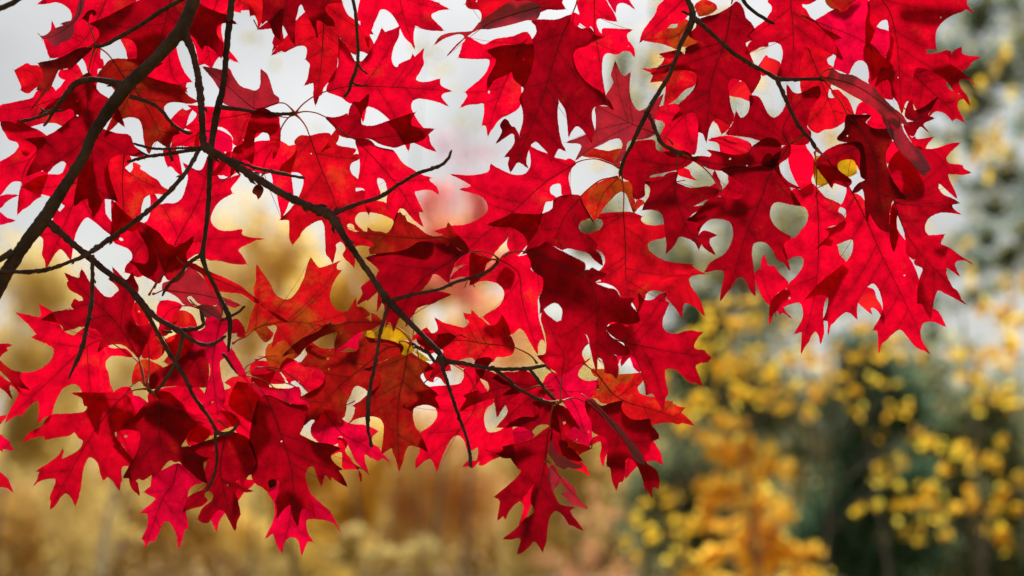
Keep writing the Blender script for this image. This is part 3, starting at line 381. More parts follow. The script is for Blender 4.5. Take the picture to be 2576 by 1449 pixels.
m6|L|O|0|@12 2600,590 2300,560 2000,530 1700,640|@22 20,595 120,640 200,690 250,755|@12 2600,590 2562,478! 2530,370 2470,262! 2440,340 2390,380 2330,370 2280,320 2240,290* 2210,265 2168,222! 2165,260* 2086,249! 2110,300 2150,340 2100,400 2040,395 1950,370 1880,350 1798,298! 1830,380 1830,430 1770,460 1720,398! 1650,440 1588,480! 1580,520 1620,510* 1660,580 1700,610 1690,640! 1750,660 1860,610 1890,640 1870,700! 1930,740 2010,735 2120,700 2180,700 2210,740! 2280,720 2380,740 2420,690 2500,690 2576,660
m7|L|D|2|@12 2640,1000 2500,1000 2350,1040 2050,1240|@22 60,1000 130,1015 280,985 430,1080|@12 2640,1000 2500,930 2420,870 2300,830 2206,820! 2260,900 2330,940 2350,1000 2340,1040 2245,1060 2240,1030* 2150,1060 2083,1085! 2120,1110 2090,1170 2048,1243! 2150,1185 2170,1182* 2260,1140 2350,1110 2390,1110 2410,1180 2425,1305! 2460,1240 2500,1180 2570,1110 2640,1060
m8|L|D|1|||@12 1640,560 1620,510 1700,460 1800,470 1950,460 2012,490! 1940,560 1860,610 1760,620 1688,642! 1700,590
m9|L|D|2|||@12 1840,730 1800,800 1748,908! 1840,850 1900,800 1947,760! 1900,720
m10|L|O|-1|||@12 1780,760 1720,800 1690,850 1720,920 1780,948! 1800,895 1850,900 1912,978! 1910,900 1900,840 1962,830! 1940,770 1850,740
m11|L|D|1|||@12 2330,700 2210,735 2215,860 2222,965! 2260,900 2320,800 2380,720!
y1|L|Y|0|@12 1570,560 1530,480 1330,390 1120,470|@12 1570,560 1590,600|@12 1570,560 1530,480 1430,400 1330,378 1290,410 1260,460 1230,520 1200,520 1180,450 1130,430 1108,470! 1140,510 1210,530 1300,545 1400,550 1450,580 1470,660 1500,682! 1560,640 1620,630 1700,680 1772,732! 1700,740 1640,700 1590,640
n1|R|R|-1|@21 640,195 500,280 330,390 0,690 @11 2140,1060 1955,1360|@21 640,190 720,160 850,150 980,190 1080,240|@21 640,195 580,150 540,160* 430,140 380,110 270,70 190,30 160,12! 190,120 190,220 150,290 90,315 0,310 @11 2480,270 2420,235* 2365,197! 2340,280 2240,310 2130,320 1955,304! 2080,360 2170,425 2048,455! 2180,490 2280,530 2330,600 2330,680 2270,740 2180,790 2080,820 1980,825 1796,878! 1900,905 1960,900 2020,960 2080,1030 2140,1060 2090,1120 2030,1180 1983,1246! 2125,1210* 2020,1280 1952,1362! 2090,1330 2155,1370 2148,1424! 2230,1380 2280,1300! 2320,1180 2370,1140 2400,1090 2470,1010 2532,948! 2540,1050 @21 60,1120! 160,1000 260,850 300,700 340,580 400,570 450,540* 385,500 378,440 410,405 490,398 500,450 512,515 600,515! 565,330 600,240
n2|L|R|-2|@11 2450,1160 @21 60,1290 @22 100,110 258,665|@11 2450,1160 2500,1110 2576,1090|@11 2440,1170 2510,1100 2576,1080 @21 60,1130 170,1120 190,1180 190,1270 300,1310 320,1400 @22 280,60 260,100 265,300 300,430 332,555! 320,520 290,515 260,570 257,668! 200,570 190,560* 120,430 70,405 0,460 @12 2500,420 2440,340 2390,380 2280,290! 2440,190 2490,120 2500,40 @11 2460,1420 2350,1375 2200,1385! 2300,1290
n3|R|D|0|@21 690,540 540,720 400,1000 260,1060|@21 690,530 760,460 900,360 1060,330|@21 690,530 600,512 455,540 420,575 410,650 300,705 150,710 0,705 @11 2480,750 2326,813! 2450,830 2576,840 @21 80,880 150,940 155,1030 100,1110! 260,1060 400,1020 510,1068! 560,1045 640,1060 760,1090 840,1170 917,1228! 880,1110 840,1070 867,1020! 760,915 690,885 665,840 690,780 740,760 780,740 832,808! 770,700 720,620 697,560
n4|L|D|12|@21 150,1080 250,1100 480,1210 800,1440 @22 850,850|@21 150,1080 0,1090 -80,1130|@21 150,1080 280,1030 340,990 410,1030 480,1070 560,1110 700,1180 730,1200 740,1262! 780,1270 800,1250 870,1280 957,1310! 900,1350 840,1390 950,1449 @22 1040,20 1100,100 1228,105! 1195,170 1260,250 1280,330 1150,360 1000,340 960,370 950,430 990,490 1080,550 1170,620 1180,660 1048,680! 1060,760 1076,848! 1055,915! 1000,860 940,850 930,780 900,710 860,700 855,760 850,853! 820,730 790,600 760,480 700,440 660,480 640,560 630,628* 590,640 540,743! 520,640 500,530 452,510! 480,420 500,320 510,230 480,170 430,145 370,170 320,210 277,264! 290,180 275,110 300,40 @21 320,1420 310,1340 250,1300 200,1250 190,1180
n5|L|M|1|@22 1120,545 1590,640 2005,700|@22 1120,545 1000,500 950,440|@22 1120,545 1040,500 980,450 955,400 1060,350* 1100,360 1150,395 1200,370 1250,270 1280,160 1274,46! 1330,120 1420,120 1480,70 1549,46! 1545,130 1583,145! 1540,240 1510,330 1520,410 1560,450 1650,465 1740,440 1815,425* 1922,443! 1860,510 1825,590 1850,620 1942,629! 1960,660 2008,700! 1972,748! 1900,750 1845,780 1860,850 1890,900* 1922,988! 1820,945 1810,962* 1770,930 1720,880 1650,820 1580,805 1540,820 1535,880 1550,970 1574,1070* 1545,1100 1522,1226! 1480,1170 1450,1110 1410,1060 1348,1082! 1345,1000 1320,900 1280,780 1220,690 1200,680 1098,788! 1100,720 1150,640
n5b|L|C|-1|||@22 1180,640 1100,660 1050,690 1060,780! 1100,700 1180,690 1230,800 1290,853! 1280,760 1220,680
n6|L|G|-1|@22 800,820 860,870 1060,1100 1500,1250 1832,1378|@22 800,820 720,755|@22 800,820 870,820 940,825 1000,850 1060,870 1200,865 1322,855! 1330,900 1300,950 1260,1000 1280,1060 1350,1090 1440,1110 1500,1170 1550,1140 1612,1139! 1620,1165* 1742,1205! 1700,1250 1750,1300 1834,1380! 1700,1355 1690,1372* 1600,1350 1500,1355 1388,1382! 1385,1320 1250,1330 1150,1300 1100,1240 1090,1180 1110,1135! 1000,1160 900,1150 860,1110 800,1100 810,1050 862,1020! 855,930 870,900 830,880
n7|L|C|-2|@22 430,880 500,1000 640,1200 @23 780,150|@22 430,880 400,840 350,795|@22 400,850 480,870 560,850 650,790 740,740 797,698! 710,780 670,830 660,880 700,920 760,940 860,940 865,1010! 830,1030 800,1080 770,1140 740,1200 800,1300 800,1400 @23 800,80 782,152! 640,90 560,60 @22 530,1430 540,1365 620,1380 682,1422! 600,1280 550,1200 480,1120 400,1130 320,1110 330,1050 258,990! 310,960 340,900
n8|L|D|2|@22 740,1150 950,1330 @23 1160,120 1320,350 1408,665|@22 740,1150 620,1105 500,1140|@22 740,1150 760,1120 860,1170 900,1190 1000,1160 1112,1134! 1095,1200 1120,1260 1200,1325 1300,1330 1385,1325 1390,1370 1440,1430 @23 1475,30 1476,67! 1410,90 1380,150 1380,190 1330,240 1330,280 1370,330 1450,390 1480,500 1472,572! 1430,550 1410,560 1408,668! 1380,600 1340,580 1345,602! 1320,480 1280,370 1240,300 1190,260 1150,260 1135,330 1130,430 1115,502* 1080,500 1050,588! 1010,480 990,360 956,346! 960,250 975,150 940,50 @22 820,1449 800,1330 760,1260
n8p|L|P|3|@22 780,1130 950,1300 @23 1150,120 1330,330||@22 760,1130 800,1115 860,1170 940,1260 1010,1330 1090,1400 @23 1120,0 1200,90 1290,200 1340,330! 1240,280 1150,120 1080,30 @22 980,1370 880,1240
n9|L|R|-1|@23 1250,60 1200,200 1142,468||@23 1250,60 1410,90 1460,160 1505,235* 1523,334! 1440,285 1370,290 1330,300 1250,350 1190,410 1141,470! 1135,380 1150,270 1100,200 1000,180 940,240 918,353! 890,250 905,150 890,90 780,140! 820,60 960,20 1100,20
o1|L|D|2|@22 380,1420 @23 370,0 330,300 280,550 55,1225|@22 380,1420 390,1280 415,1180|@22 390,1400 @23 220,60 100,110 0,130 -100,150! -20,250 60,360 95,390 60,450 -60,560 @13 2480,590 2398,653! 2455,690 2445,800 2430,893! 2490,840 2507,884* 2540,800 @23 20,730 90,680 160,590 230,500 240,480 200,620 195,700 225,790 200,835 130,880 60,960 0,1010 @13 2485,1078! @23 0,1075 60,1060 90,1080 80,1140 53,1228! 100,1210 170,1150 220,1095 270,1140 312,1215! 340,1125* 345,1050 355,950 380,850 430,790 460,790 520,840 580,930 600,935 717,992! 650,900 600,840 580,790 624,760! 500,740 460,710 430,650 400,580 387,475! 375,390 350,330 345,270 370,160 400,50
o1p|L|P|3|||@23 400,90 420,180 500,240 600,300 713,353! 620,365 560,350 530,370 450,330 410,270 370,210
o2|L|M|1|@22 500,880 520,670 430,500 310,210|@22 500,880 490,1000 488,1140|@22 500,880 440,840 360,790 300,730 248,682! 330,670 350,600 345,500 320,400 295,320 310,208! 340,260 400,310 450,345 500,330 560,400 640,440 700,440 740,480 772,560! 730,590 700,650 710,700 738,740! 660,770 580,830
o3|L|R|0|||@23 250,440 180,490 150,570 83,692! 120,740 100,850 68,945! 130,870 220,620
o4|L|D|1|@22 450,1180 500,1300 @23 500,120 710,290|@22 450,1180 480,1150|@22 450,1180 390,1260 400,1449 @23 390,80 430,180 520,240 600,280 712,291! 650,220 610,180 560,150! 550,65 @22 620,1390 684,1424! 600,1290 540,1210
o5|L|O|0|||@23 480,60 550,65 650,110 803,166! 740,190 690,215 670,260 680,290 750,350* 792,450! 700,390 605,365! 580,300 520,200
o6|L|P|2|@23 395,335 480,450 560,560 765,770|@23 395,335 380,310 355,285 330,300|@23 395,335 430,340 470,430 540,490 620,560 640,620 680,700 768,772! 640,735 620,742* 560,680 498,628! 540,600 540,570 480,500 470,530* 430,560 413,605! 390,530 375,400
o7|L|D|1|@22 290,985 150,980 -200,900||@22 290,985 250,920 190,865 110,830 30,850 -60,850 -200,900! -100,960 0,1000 -100,1080! 40,1060 150,1040 200,1010
o8|L|M|0|@22 335,1040 150,1130 -150,1400||@22 335,1040 260,1010 150,1040 0,1070 -150,1110! -60,1180 -40,1250 -155,1402! 0,1390 90,1310 180,1300 240,1300! 270,1240 250,1170 200,1150! 280,1120 320,1090
o9|L|D|1|@22 415,1180 350,1250 190,1440|@22 415,1180 450,1160|@22 415,1180 320,1130 198,1155! 265,1195 270,1255 230,1300 90,1305 -65,1402! 60,1390 130,1400 190,1445! 260,1380 350,1370 485,1449! 470,1330 450,1250
o10|L|C|-2|||@22 60,1400 -20,1440 @13 2400,20 2330,30! 2400,120 2450,200! 2576,220 @23 60,140 150,80 220,40 200,-10! @22 120,1390
o11|L|D|1|||@13 2576,250 2480,260! 2300,180* 2450,215 2500,170 2560,140! 2600,180
p1|R|D|1|@20 600,150 490,400 300,1000 180,1300 @21 60,180|@20 600,150 640,60 670,-60|@20 600,150 620,230 700,290 780,270* 830,330 922,350! 830,390 740,440 650,470 620,510 610,570 640,680 700,780 800,870 900,930 960,990 1024,1113! 960,1060 890,1055 830,1075 805,1110 800,1200 833,1324! 803,1445! 760,1370 700,1290 650,1265 590,1330 572,1384! 560,1230 540,1110 500,1040 470,1010! 455,1090 460,1250 500,1449 @21 542,72! 470,45 430,110 388,195! 375,110 300,20 @20 240,1420 200,1440 @21 180,30 160,70 140,200 167,244! 60,180 @11 2562,284! 2540,200 2550,130 2497,132! 2576,40 @20 30,1430 20,1350 @10 2576,1340 2415,1445! 2480,1320 2460,1260 2510,1200 2576,1280 @20 20,1280 75,1368! 115,1210 110,1100 80,1000 120,890 60,830 20,790 0,720 @10 2500,760 2400,800 2328,905! 2335,790 2390,690 2420,600 2318,510! 2450,470 2576,450 @20 100,430 200,400 250,330 240,260 200,210 300,200 450,200 560,160
p2|R|R|-1|@20 120,420 @10 2540,750 2400,1100 2335,1370||@20 150,330 @10 2576,370 2400,400 2300,450 2200,410 2150,380 2088,358! 2110,400 2080,450 2060,520 2036,580! 2200,590 2350,600 2340,690 2280,780 2200,850 2104,927! 2130,960 2100,1020 2056,1080! 2130,1050 2220,1045 2290,1040 2300,1100 2290,1200 2273,1264! 2310,1260 2335,1375! 2370,1308* 2420,1230 2480,1175 2520,1160 2576,1130 @20 50,1100 100,1000 90,880 160,780 220,500
p3|R|P|2|@20 280,70 0,150 @10 2340,240 1925,560||@20 280,70 250,190 150,200 0,240 @10 2450,270 2330,290 2250,290 2140,350 2060,420 1920,565! 2020,450 2100,370 2060,340 1900,380 1790,452! 1870,360 2000,330 2150,320 2180,310 2250,230 2340,160 2430,100 2520,40 2576,10 @20 60,20 180,15
p4|R|O|-1|||@10 2600,-60 2300,-80 2120,-30! 2105,40! 2140,80 2250,100 2275,150 2265,210! 2350,170 2450,110 2576,20
p5|R|R|-1|@20 830,-60 830,330 860,480 940,960||@20 830,-60 700,-30 660,40 680,150 610,130 600,220 660,275* 680,230 760,280 790,260 830,330 740,450 650,470 610,560 640,680 750,820 860,900 942,964! 910,830 900,700 920,560 960,530 1060,545 1120,510 1190,520 1237,580! 1220,480 1160,400 1155,340 1213,299! 1100,295 1000,290 910,295 910,350 860,290 850,200 900,180 960,200 1057,216! 1020,130 970,50 940,0
p5b|R|D|0|||@20 560,-80 200,-60 60,-20 -40,60! 100,100 250,60 270,120 360,90 430,95 540,90! 500,20
p6|R|C|0|||@20 1060,-80 960,-40 1000,60 1040,130! 1060,40 1120,25 1180,50 1238,99! 1180,10 1150,-60
p7|R|P|0|@20 1440,1345 1190,1240 930,1110|@20 1440,1345 1560,1390 1620,1449|@20 1440,1340 1430,1250 1440,1150 1480,1060 1523,946! 1430,1030 1350,1090 1280,1120 1230,1080 1190,990 1175,870 1192,728! 1130,770 1080,720 1040,612! 1015,700 1000,760 1025,820 990,900 945,970 960,1000 1000,1070 930,1075 850,1065! 840,1090 850,1200 830,1330 740,1360 640,1400 545,1432! @21 700,10 638,168! 720,100 820,40 @20 900,1449 1000,1400 1080,1390 1115,1440 @21 1110,40 1050,160 1028,198! 1120,150 @20 1170,1420 1280,1400 1380,1380
p8|R|G|-2|@21 1075,230 850,120 700,115||@21 1075,230 1000,200 850,150 697,115! 800,50 880,60 960,75 1040,60 1100,55 1080,150
p8b|R|G|-1|@21 1080,330 920,500 830,770|@21 1080,330 1088,300|@21 1070,340 950,360 840,410 740,490 695,545 720,610 780,690 830,773! 870,720 920,640 980,570 1050,500 1100,475 1150,500 1190,600 1225,698! 1260,650 1300,620* 1330,590 1310,565 1260,570 1240,600! 1220,520 1215,430 1190,385 1120,380
p9|R|O|-1|@21 1120,685 1140,1000 1160,1449 @22 1270,250|@21 1120,685 1125,500 1105,310|@21 1120,685 1060,690 960,695 880,710 838,747! 900,755 920,800 890,860 800,900 690,920! 760,940 865,1020 840,1050 900,1080 940,1150 930,1220 880,1280 848,1300! 900,1380 838,1391! 950,1400 1050,1449 @22 1120,110 1200,130 1270,252! 1300,180 1330,110 1360,40 1440,20 1532,42! 1570,110 1640,190 1712,298! 1715,200 1735,150 1780,155 1860,200 1938,284! 1900,150 1850,60 @21 1790,1420 1780,1350 1850,1310 1954,1306! 1880,1280 1815,1230 1822,1214! 1650,1200 1530,1175 1430,1120 1370,1060 1365,1000 1440,960 1540,930 1535,820 1450,825 1340,810 1290,760 1312,730! 1200,690
p10|R|D|1|@21 1660,290 1640,500 1700,700 1880,1060|@21 1660,290 1665,200 1670,110|@21 1660,290 1650,380 1700,410 1770,440 1850,445 1980,430 2092,470! 2020,540 1940,560 1890,590 1797,636! 1870,630 1940,620 1900,660 1830,690 1758,767! 1850,740 1900,790 1860,954! 1920,880 1960,880 2063,920! 1990,950 1985,1000 2010,1050 2048,1119! 1960,1060 1910,1010* 1880,1064! 1850,1000 1780,950 1680,930 1640,1000 1600,1060* 1549,1113! 1560,1000 1540,880 1530,760 1500,690 1430,660 1370,655 1308,667! 1340,600 1385,520 1390,440 1335,378! 1400,380 1500,360 1560,300
p11|R|D|0|@21 1780,110 1690,210 1210,150|@21 1780,130 1740,110 1700,90|@21 1820,160 1720,240 1640,260 1500,290 1400,310 1348,362! 1330,430 1330,520 1250,562! 1220,520 1215,430 1180,370 1120,340 1110,250 1150,150 1200,60 1240,-25! 1430,-30 1450,60 1560,80 1700,70 1790,100
p11b|R|O|-1|||@21 1660,250 1780,265 1800,320 1858,365! 1740,330 1680,310
p12|R|R|-1|@20 1800,1100 1750,1150 1540,1380 @21 1480,60||@20 1870,1140 1760,1080 1660,1050 1550,1060 1440,1090! 1440,1190 1520,1220 1540,1260 1500,1350 1480,1449! @21 1500,10 1560,80 1700,90 1840,100 1852,80! 1860,0 @20 1870,1350 1875,1230
p12b|R|R|-2|||@20 2400,900 2300,800 2200,790 2160,850 2180,950 2300,980 2395,1020! 2410,950
p12c|R|O|-2|||@20 2060,1180 2030,1210 2070,1250 2110,1350! 2180,1290 2200,1250! 2140,1200
p13|R|D|1|@20 2210,40 2150,400 2010,800 1955,1430|@20 2210,40 2215,10 2220,-40|@20 2210,60 2150,100 2050,150 1950,170 1870,210 1850,280 1780,350 1830,390 1880,420 1745,482! 1740,550 1680,510 1600,520 1476,545! 1560,580 1640,580 1600,630 1500,690 1386,747! 1500,740 1600,710 1700,700 1800,710 1860,740 1860,820 1830,900 1760,980 1666,1062! 1700,1090 1640,1170 1606,1218! 1700,1160 1770,1130 1830,1130 1870,1180 1880,1260 1875,1332* 1920,1340 1956,1434! 1970,1330 2010,1230 2050,1190 2100,1200 2193,1263! 2230,1180 2200,1080 2180,950 2170,850 2210,790 2270,790 2340,820 2390,900 2410,950! 2500,760 2430,640 2390,540 2350,430 2420,400* 2380,360 2443,290! 2400,230 2350,180 2320,80 2260,20
p14|R|G|-2|||@20 1840,60 1880,20 1930,0 2000,20 2050,50 2063,90! 1990,140 1880,166! 1860,110
p15|R|R|0|@20 1740,-20 1560,160 1285,425||@20 1760,-40 1560,-30 1520,20 1480,50 1440,150 1380,230 1320,320 1283,430! 1340,390 1420,380! 1500,300 1560,280 1600,240 1680,230 1740,190 1780,110
p16|R|G|-1|@20 1800,200 1650,360 1310,400||@20 1800,300 1760,200 1680,230 1660,280 1560,290 1480,320 1440,370 1308,400! 1400,420 1480,430 1580,460 1672,502! 1700,470 1800,460 1882,412!
p17|R|O|-1|@20 1800,640 1600,680 1310,690||@20 1800,640 1700,560 1600,580 1475,575! 1535,580 1510,640 1460,680* 1306,690! 1400,730 1420,760 1393,828! 1500,815 1540,830 1550,880 1540,980 1525,1075! 1640,1000 1740,900 1830,860 1860,800 1850,740
p18|R|D|1|@21 1800,145 2100,205 2576,180|@21 1800,145 1750,120 1700,100|@21 1800,145 1900,125 2000,130 2010,100 1957,58! 2080,80 2200,110 2300,110 2380,80 2410,30! 2576,-60 2700,0 2690,150! 2600,250 2500,240 2350,240 2240,230 2200,260 2050,260 1938,230!
p19|R|R|-2|@20 2130,1400 2000,1390 @21 2350,100||@20 1980,1410 2150,1370 2300,1400 2400,1449 @21 2410,40 2380,90 2320,120 2200,115 2100,90! @20 2080,1440 2050,1425
p20|R|M|-2|@21 2030,300 2150,420 2300,500|@21 1800,150 1930,240 2020,340 2110,480|@21 2110,480 2040,540 2000,548! 2100,480 2180,390 2180,320 2240,360 2330,420 2347,480! 2330,540 2240,560 2150,556 2000,420 1985,430 2050,392 2020,330 2040,260!
q1|R|M|1|@30 225,-20 240,140 255,500 210,800||@30 230,-40 50,-20 0,10 40,60 40,110 0,170 @20 2560,200 2430,300 2366,370! 2420,400 2380,450 2347,544! 2430,510 2500,470 2576,460 @30 0,430 70,420 130,450 150,500 150,580 120,680 87,784! 200,800 322,794! 320,680 330,600 370,520 420,470 500,480 600,520 680,550 752,593! 710,500 658,400 738,380! 640,330 540,280 480,220 420,170 380,100 345,70 340,40 400,40 492,-2!
q1b|R|R|-1|||@20 2560,560 2500,640 2470,680! 2520,760 @30 0,750 60,780 120,640 60,600 0,580
q1c|R|G|-2|||@30 720,-60 580,0 640,80 700,95 720,128! 800,90 850,30 900,-40
q2|R|C|0|@30 480,215 910,390 1200,570|@30 480,215 420,180 340,160|@30 480,215 560,160 640,110 700,95 720,130 800,100 850,40 900,0 1000,0 1010,60 1000,170 1100,280 1230,330 1230,480 1200,572! 1240,640 1130,730 1020,832! 1020,750 1000,650 950,605 880,620 830,700 810,740 750,720 656,690! 680,600 700,500 657,400! 540,280
q3|R|M|-1|@30 1000,430 1130,700 1140,980||@30 1000,430 960,560 1000,640 1025,740 1015,830 1080,900 1160,980 1258,1003! 1250,870 1220,780 1240,640 1150,560
q4|R|M|1|@30 1120,-40 1230,130 1300,450 1345,1140||@30 1120,-40 1010,20 1010,100 990,200 985,300 990,494! 1050,370 1080,280 1150,200 1200,200 1220,300 1230,450 1195,600 1240,640 1210,690 1145,690 1077,873! 1150,810 1210,800 1240,860 1255,960 1300,1020 1346,1144! 1390,1020 1440,1000 1440,880 1460,760 1490,680 1580,685 1700,740 1800,810 1850,880 1880,932* 1920,930 1980,1000 2033,1065! 2000,970 1940,890 1920,800 2030,800 2084,855! 2000,770 1900,690 1830,640 1800,560 1700,540 1600,540 1590,500 1640,490 1692,503! 1680,400 1690,310 1750,220 1850,150 1960,110 1990,90 2072,134! 2000,50 1990,-20 1850,-60
q6|R|M|-1|@30 1450,740 1700,970 1975,1230||@30 1450,740 1440,900 1460,1030 1500,1110! 1600,1060 1640,1100 1610,1183! 1680,1120 1740,1120 1820,1170 1855,1220! 1890,1190 1979,1234! 1930,1140 1900,1070 1920,1010 1994,979! 1900,940 1820,900 1790,840 1800,800 1860,740 1930,715 2018,680! 2040,630 2140,574! 2020,565 1950,540 1946,471! 1880,510 1850,528! 1800,510 1700,540 1600,560 1500,680
q7|R|P|3|@30 530,770 850,850 1100,1000 1420,1270|@30 520,775 540,740 600,700 640,695|@30 520,770 580,790 650,688! 720,740 850,760 960,820 1060,880 1120,950 1200,1030 1260,1090 1340,1150 1424,1274! 1330,1240 1315,1303! 1240,1230 1150,1160 1060,1080 930,1000 820,940 750,900 640,840
q7b|R|P|2|@30 1200,1150 @31 1300,30 1575,325||@30 1150,1150 1230,1130 1330,1240 1370,1340 1449,1449 @31 1520,60 1600,180 1642,252! 1576,328! 1500,250 1420,150 1300,30 @30 1260,1400 1200,1300
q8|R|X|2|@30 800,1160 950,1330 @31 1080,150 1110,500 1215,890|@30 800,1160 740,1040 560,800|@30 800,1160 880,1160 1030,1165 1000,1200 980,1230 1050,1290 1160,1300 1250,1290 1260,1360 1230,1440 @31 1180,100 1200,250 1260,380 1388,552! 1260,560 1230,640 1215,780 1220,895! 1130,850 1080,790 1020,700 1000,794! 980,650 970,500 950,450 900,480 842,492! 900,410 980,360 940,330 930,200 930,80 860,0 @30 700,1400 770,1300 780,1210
q8b|R|D|0|||@31 1260,600 1230,800 1225,930! 1240,1000 1267,1090! 1290,1000 1312,920! 1290,850 1290,740 1300,690
q9|R|D|1|@31 940,20 700,120 470,195|@31 600,160 550,110 480,60|@31 940,0 750,0 600,60 520,130 467,196! 540,300 600,380 646,449! 660,395 730,410 800,440! 840,380 700,250 710,180 800,150 860,160 950,300
q10|R|O|-1|@30 400,475 530,800 700,1240||@30 400,475 500,480 600,520 650,545 590,590 600,640 650,680 690,760 640,840 600,950 610,985 670,985 640,920 700,905 750,950 800,1000 872,1164! 800,1160 780,1210 650,1290 570,1300 500,1335 440,1310 390,1250! 400,1180 420,1110 480,1020 490,960 500,900 338,932! 330,860 330,700 325,600
q11|R|D|0|@31 210,0 @30 150,1300 350,1000 515,870|@31 215,0 @30 300,1400 350,1350|@31 210,0 100,10 @20 2380,1380 2147,1352! 2220,1250 2256,1116! 2300,1190 2360,1160 2395,1080 2390,960! 2480,980 2576,1150 @30 60,1190 150,1120 190,1000 190,848! 250,930 300,945 380,920 450,880 518,868! 520,960 470,1030 430,1100 400,1200 390,1280 430,1330 400,1440
q12|R|D|2|@31 220,0 0,350 @21 2520,520 2360,900 2200,1440|@31 220,0 @30 300,1400 370,1360|@31 215,0 210,120 110,210 130,330 220,450 334,624! 200,600 100,580 50,600 20,650 20,740 60,820 130,880 238,936! 160,1000 190,1150 221,1280! 170,1200 90,1160! 40,1050 @21 2530,980 2430,1000 2410,1080 2420,1200 2440,1350 2445,1449 @22 2449,84! 2390,0 @21 2350,1360 2290,1330 2240,1380 2200,1449 @22 2170,30 2093,132! 2110,20 @21 2120,1420 2140,1320 2120,1270 2050,1265 1936,1292! 2010,1190 2130,1120 2200,1020 2230,900 2200,790 2100,750 1980,760 1866,880! 1880,800 1760,766! 1850,700 2000,550 2120,540 2280,560 2350,480 2340,420 2250,360 2180,310 2096,256! 2250,225 2400,240 2576,190 @31 60,120
q13|R|R|0|@31 485,440 510,900 480,1449 @32 335,660|@31 485,440 490,250 470,80|@31 485,440 440,400 340,460 260,455 227,500! 280,600 380,640 410,720 390,800 330,880 280,940 200,960 150,1000 160,1080 210,1160 250,1130 330,1130 360,1150 350,1240 300,1320 215,1405 180,1449! @32 60,100 20,200 14,374! 60,250 150,190 250,150 320,145 345,180 355,290 320,370 262,463! 340,440 340,520 334,665! 360,600 395,555 400,560* 430,480 475,435 510,470 529,566! 560,440 555,350 550,250 570,130 600,80 @31 720,1290 780,1195 720,1120 690,1020 640,1010 560,970 610,930 620,890 580,860 640,820 720,810 778,742! 740,710 700,680 733,610! 650,570 580,540 520,480
q13b|R|R|-1|||@31 -40,1120 0,1230 60,1230 100,1290 200,1400 170,1449 @32 80,60 50,185! 0,155 -60,80 @21 2450,1300 2500,1250!
q13c|R|C|0|||@32 150,200 120,215 95,230 128,268! 145,245 240,308! 170,240
q14|R|R|0|@31 850,490 1000,790 1150,1130 1310,1449 @32 1630,665|@31 850,490 740,320 610,170 490,40|@31 850,490 800,430 790,500 750,600 725,625 780,650 785,740 700,820 577,860! 620,880 610,930 570,970 477,1063! 560,1010 640,1030 690,1010 780,970 850,960 862,1020 840,1120 780,1195 650,1300 500,1420 @32 376,114! 480,70 590,75 610,100 600,200 556,328! 600,330 605,476! 630,370 655,357* 700,300 780,240 830,250 898,318! 890,200 920,100 980,0 @31 1060,1400 1110,1449 @32 1150,110 1160,200 1140,280 1056,423! 1100,430 1110,500 1116,655! 1140,560 1190,520 1250,460 1330,415 1400,480 1470,570 1520,612* 1633,668! 1560,560 1530,480 1535,400 1560,350 1660,335 1788,389! 1730,270 1700,230 1640,200 1560,150 1510,100 @31 1520,1400 1470,1240 1400,1100 1390,1000 1300,860 1290,760 1300,700 1250,620 1220,750 1130,850 1050,720 1010,700 960,560 900,510
q14b|R|R|-1|||@32 980,0 940,60 905,130 970,200 1045,265! 1030,200 1060,195 1110,230 1145,285! 1140,190 1090,110 1060,20
q15|R|M|1|@31 1270,580 1380,880 1600,1180 1830,1400||@31 1270,580 1300,480 1200,300 1280,100 1500,0 1580,50 1700,45 1830,0 1934,-12! 1850,60 1790,140 1810,190 1960,215! 1970,250 2044,288! 1960,305 1810,305 1830,380 1880,480 1902,550! 1800,460 1720,395 1710,440 1760,510 1850,550 1934,597! 1850,610 1870,660 1945,708! 1850,690 1720,690 1620,740 1580,800 1580,880 1640,940 1740,1010 1830,1050 1920,1120 2060,1210! 1980,1165 1880,1190 1890,1260 1933,1335! 1800,1245 1790,1300 1830,1400 1860,1449 @32 1900,30 1945,112* 2004,168! 1900,110 1780,50 1710,20 1680,80 1650,200 1635,315! 1590,230 1550,160 1503,150! 1510,0 @31 1530,1350 1560,1250 1480,1210 1468,1170! 1400,1100 1390,1000 1370,870
q16|R|R|-1|||@31 1620,930 1700,920 1779,909! 1740,970 1735,1010! 1680,990
q17|R|M|0|||@30 1380,1300 1450,1390 1480,1370! 1490,1400 1560,1400 1664,1378! 1600,1449 @31 1580,40 1500,40
q18|R|D|0|@30 1380,1100 1480,1200 1710,975||@30 1380,1150 1440,1000 1470,1110 1500,1110 1600,1060 1713,972! 1650,1080 1610,1160 1674,1189! 1560,1250 1620,1335! 1540,1270 1500,1300 1460,1370 1380,1300 1370,1250 1503,1222! 1400,1190
q19|R|R|-1|||@30 1100,1000 950,1030 910,1060 878,1162! 980,1140 1040,1170 1000,1240 1080,1290 1203,1292! 1180,1200 1160,1100
q20|R|R|-2|||@31 330,-40 220,20 215,200 260,330 330,460! 440,400 430,360 470,250 460,150 400,60
q21|R|D|0|||@31 -60,200 60,250 130,330 200,420 330,450! 200,380 130,300 90,180 0,100
q22|R|R|-2|||@31 1150,-40 1170,100 1200,200! 1290,180 1330,300 1320,430 1450,480 1540,400 1500,250 1400,60
q23|R|R|-2|||@30 1250,-60 1300,60 1500,100 1720,90! 1780,60 1850,0 1900,-60
y2|R|Y|-1|||@31 480,130 490,400 550,420! 600,390 640,300 720,310 820,327 892,290! 870,160 760,150 600,150
z1|L|B|2|@11 20,410 30,480 20,558|@11 20,410 25,370 60,320 90,280|@11 20,410 60,430 72,460 50,520 20,560! 0,515* -32,480 -10,430
z2|L|B|1|@13 150,480 170,530||@13 165,480 200,490 212,530 175,545 140,570! 130,500
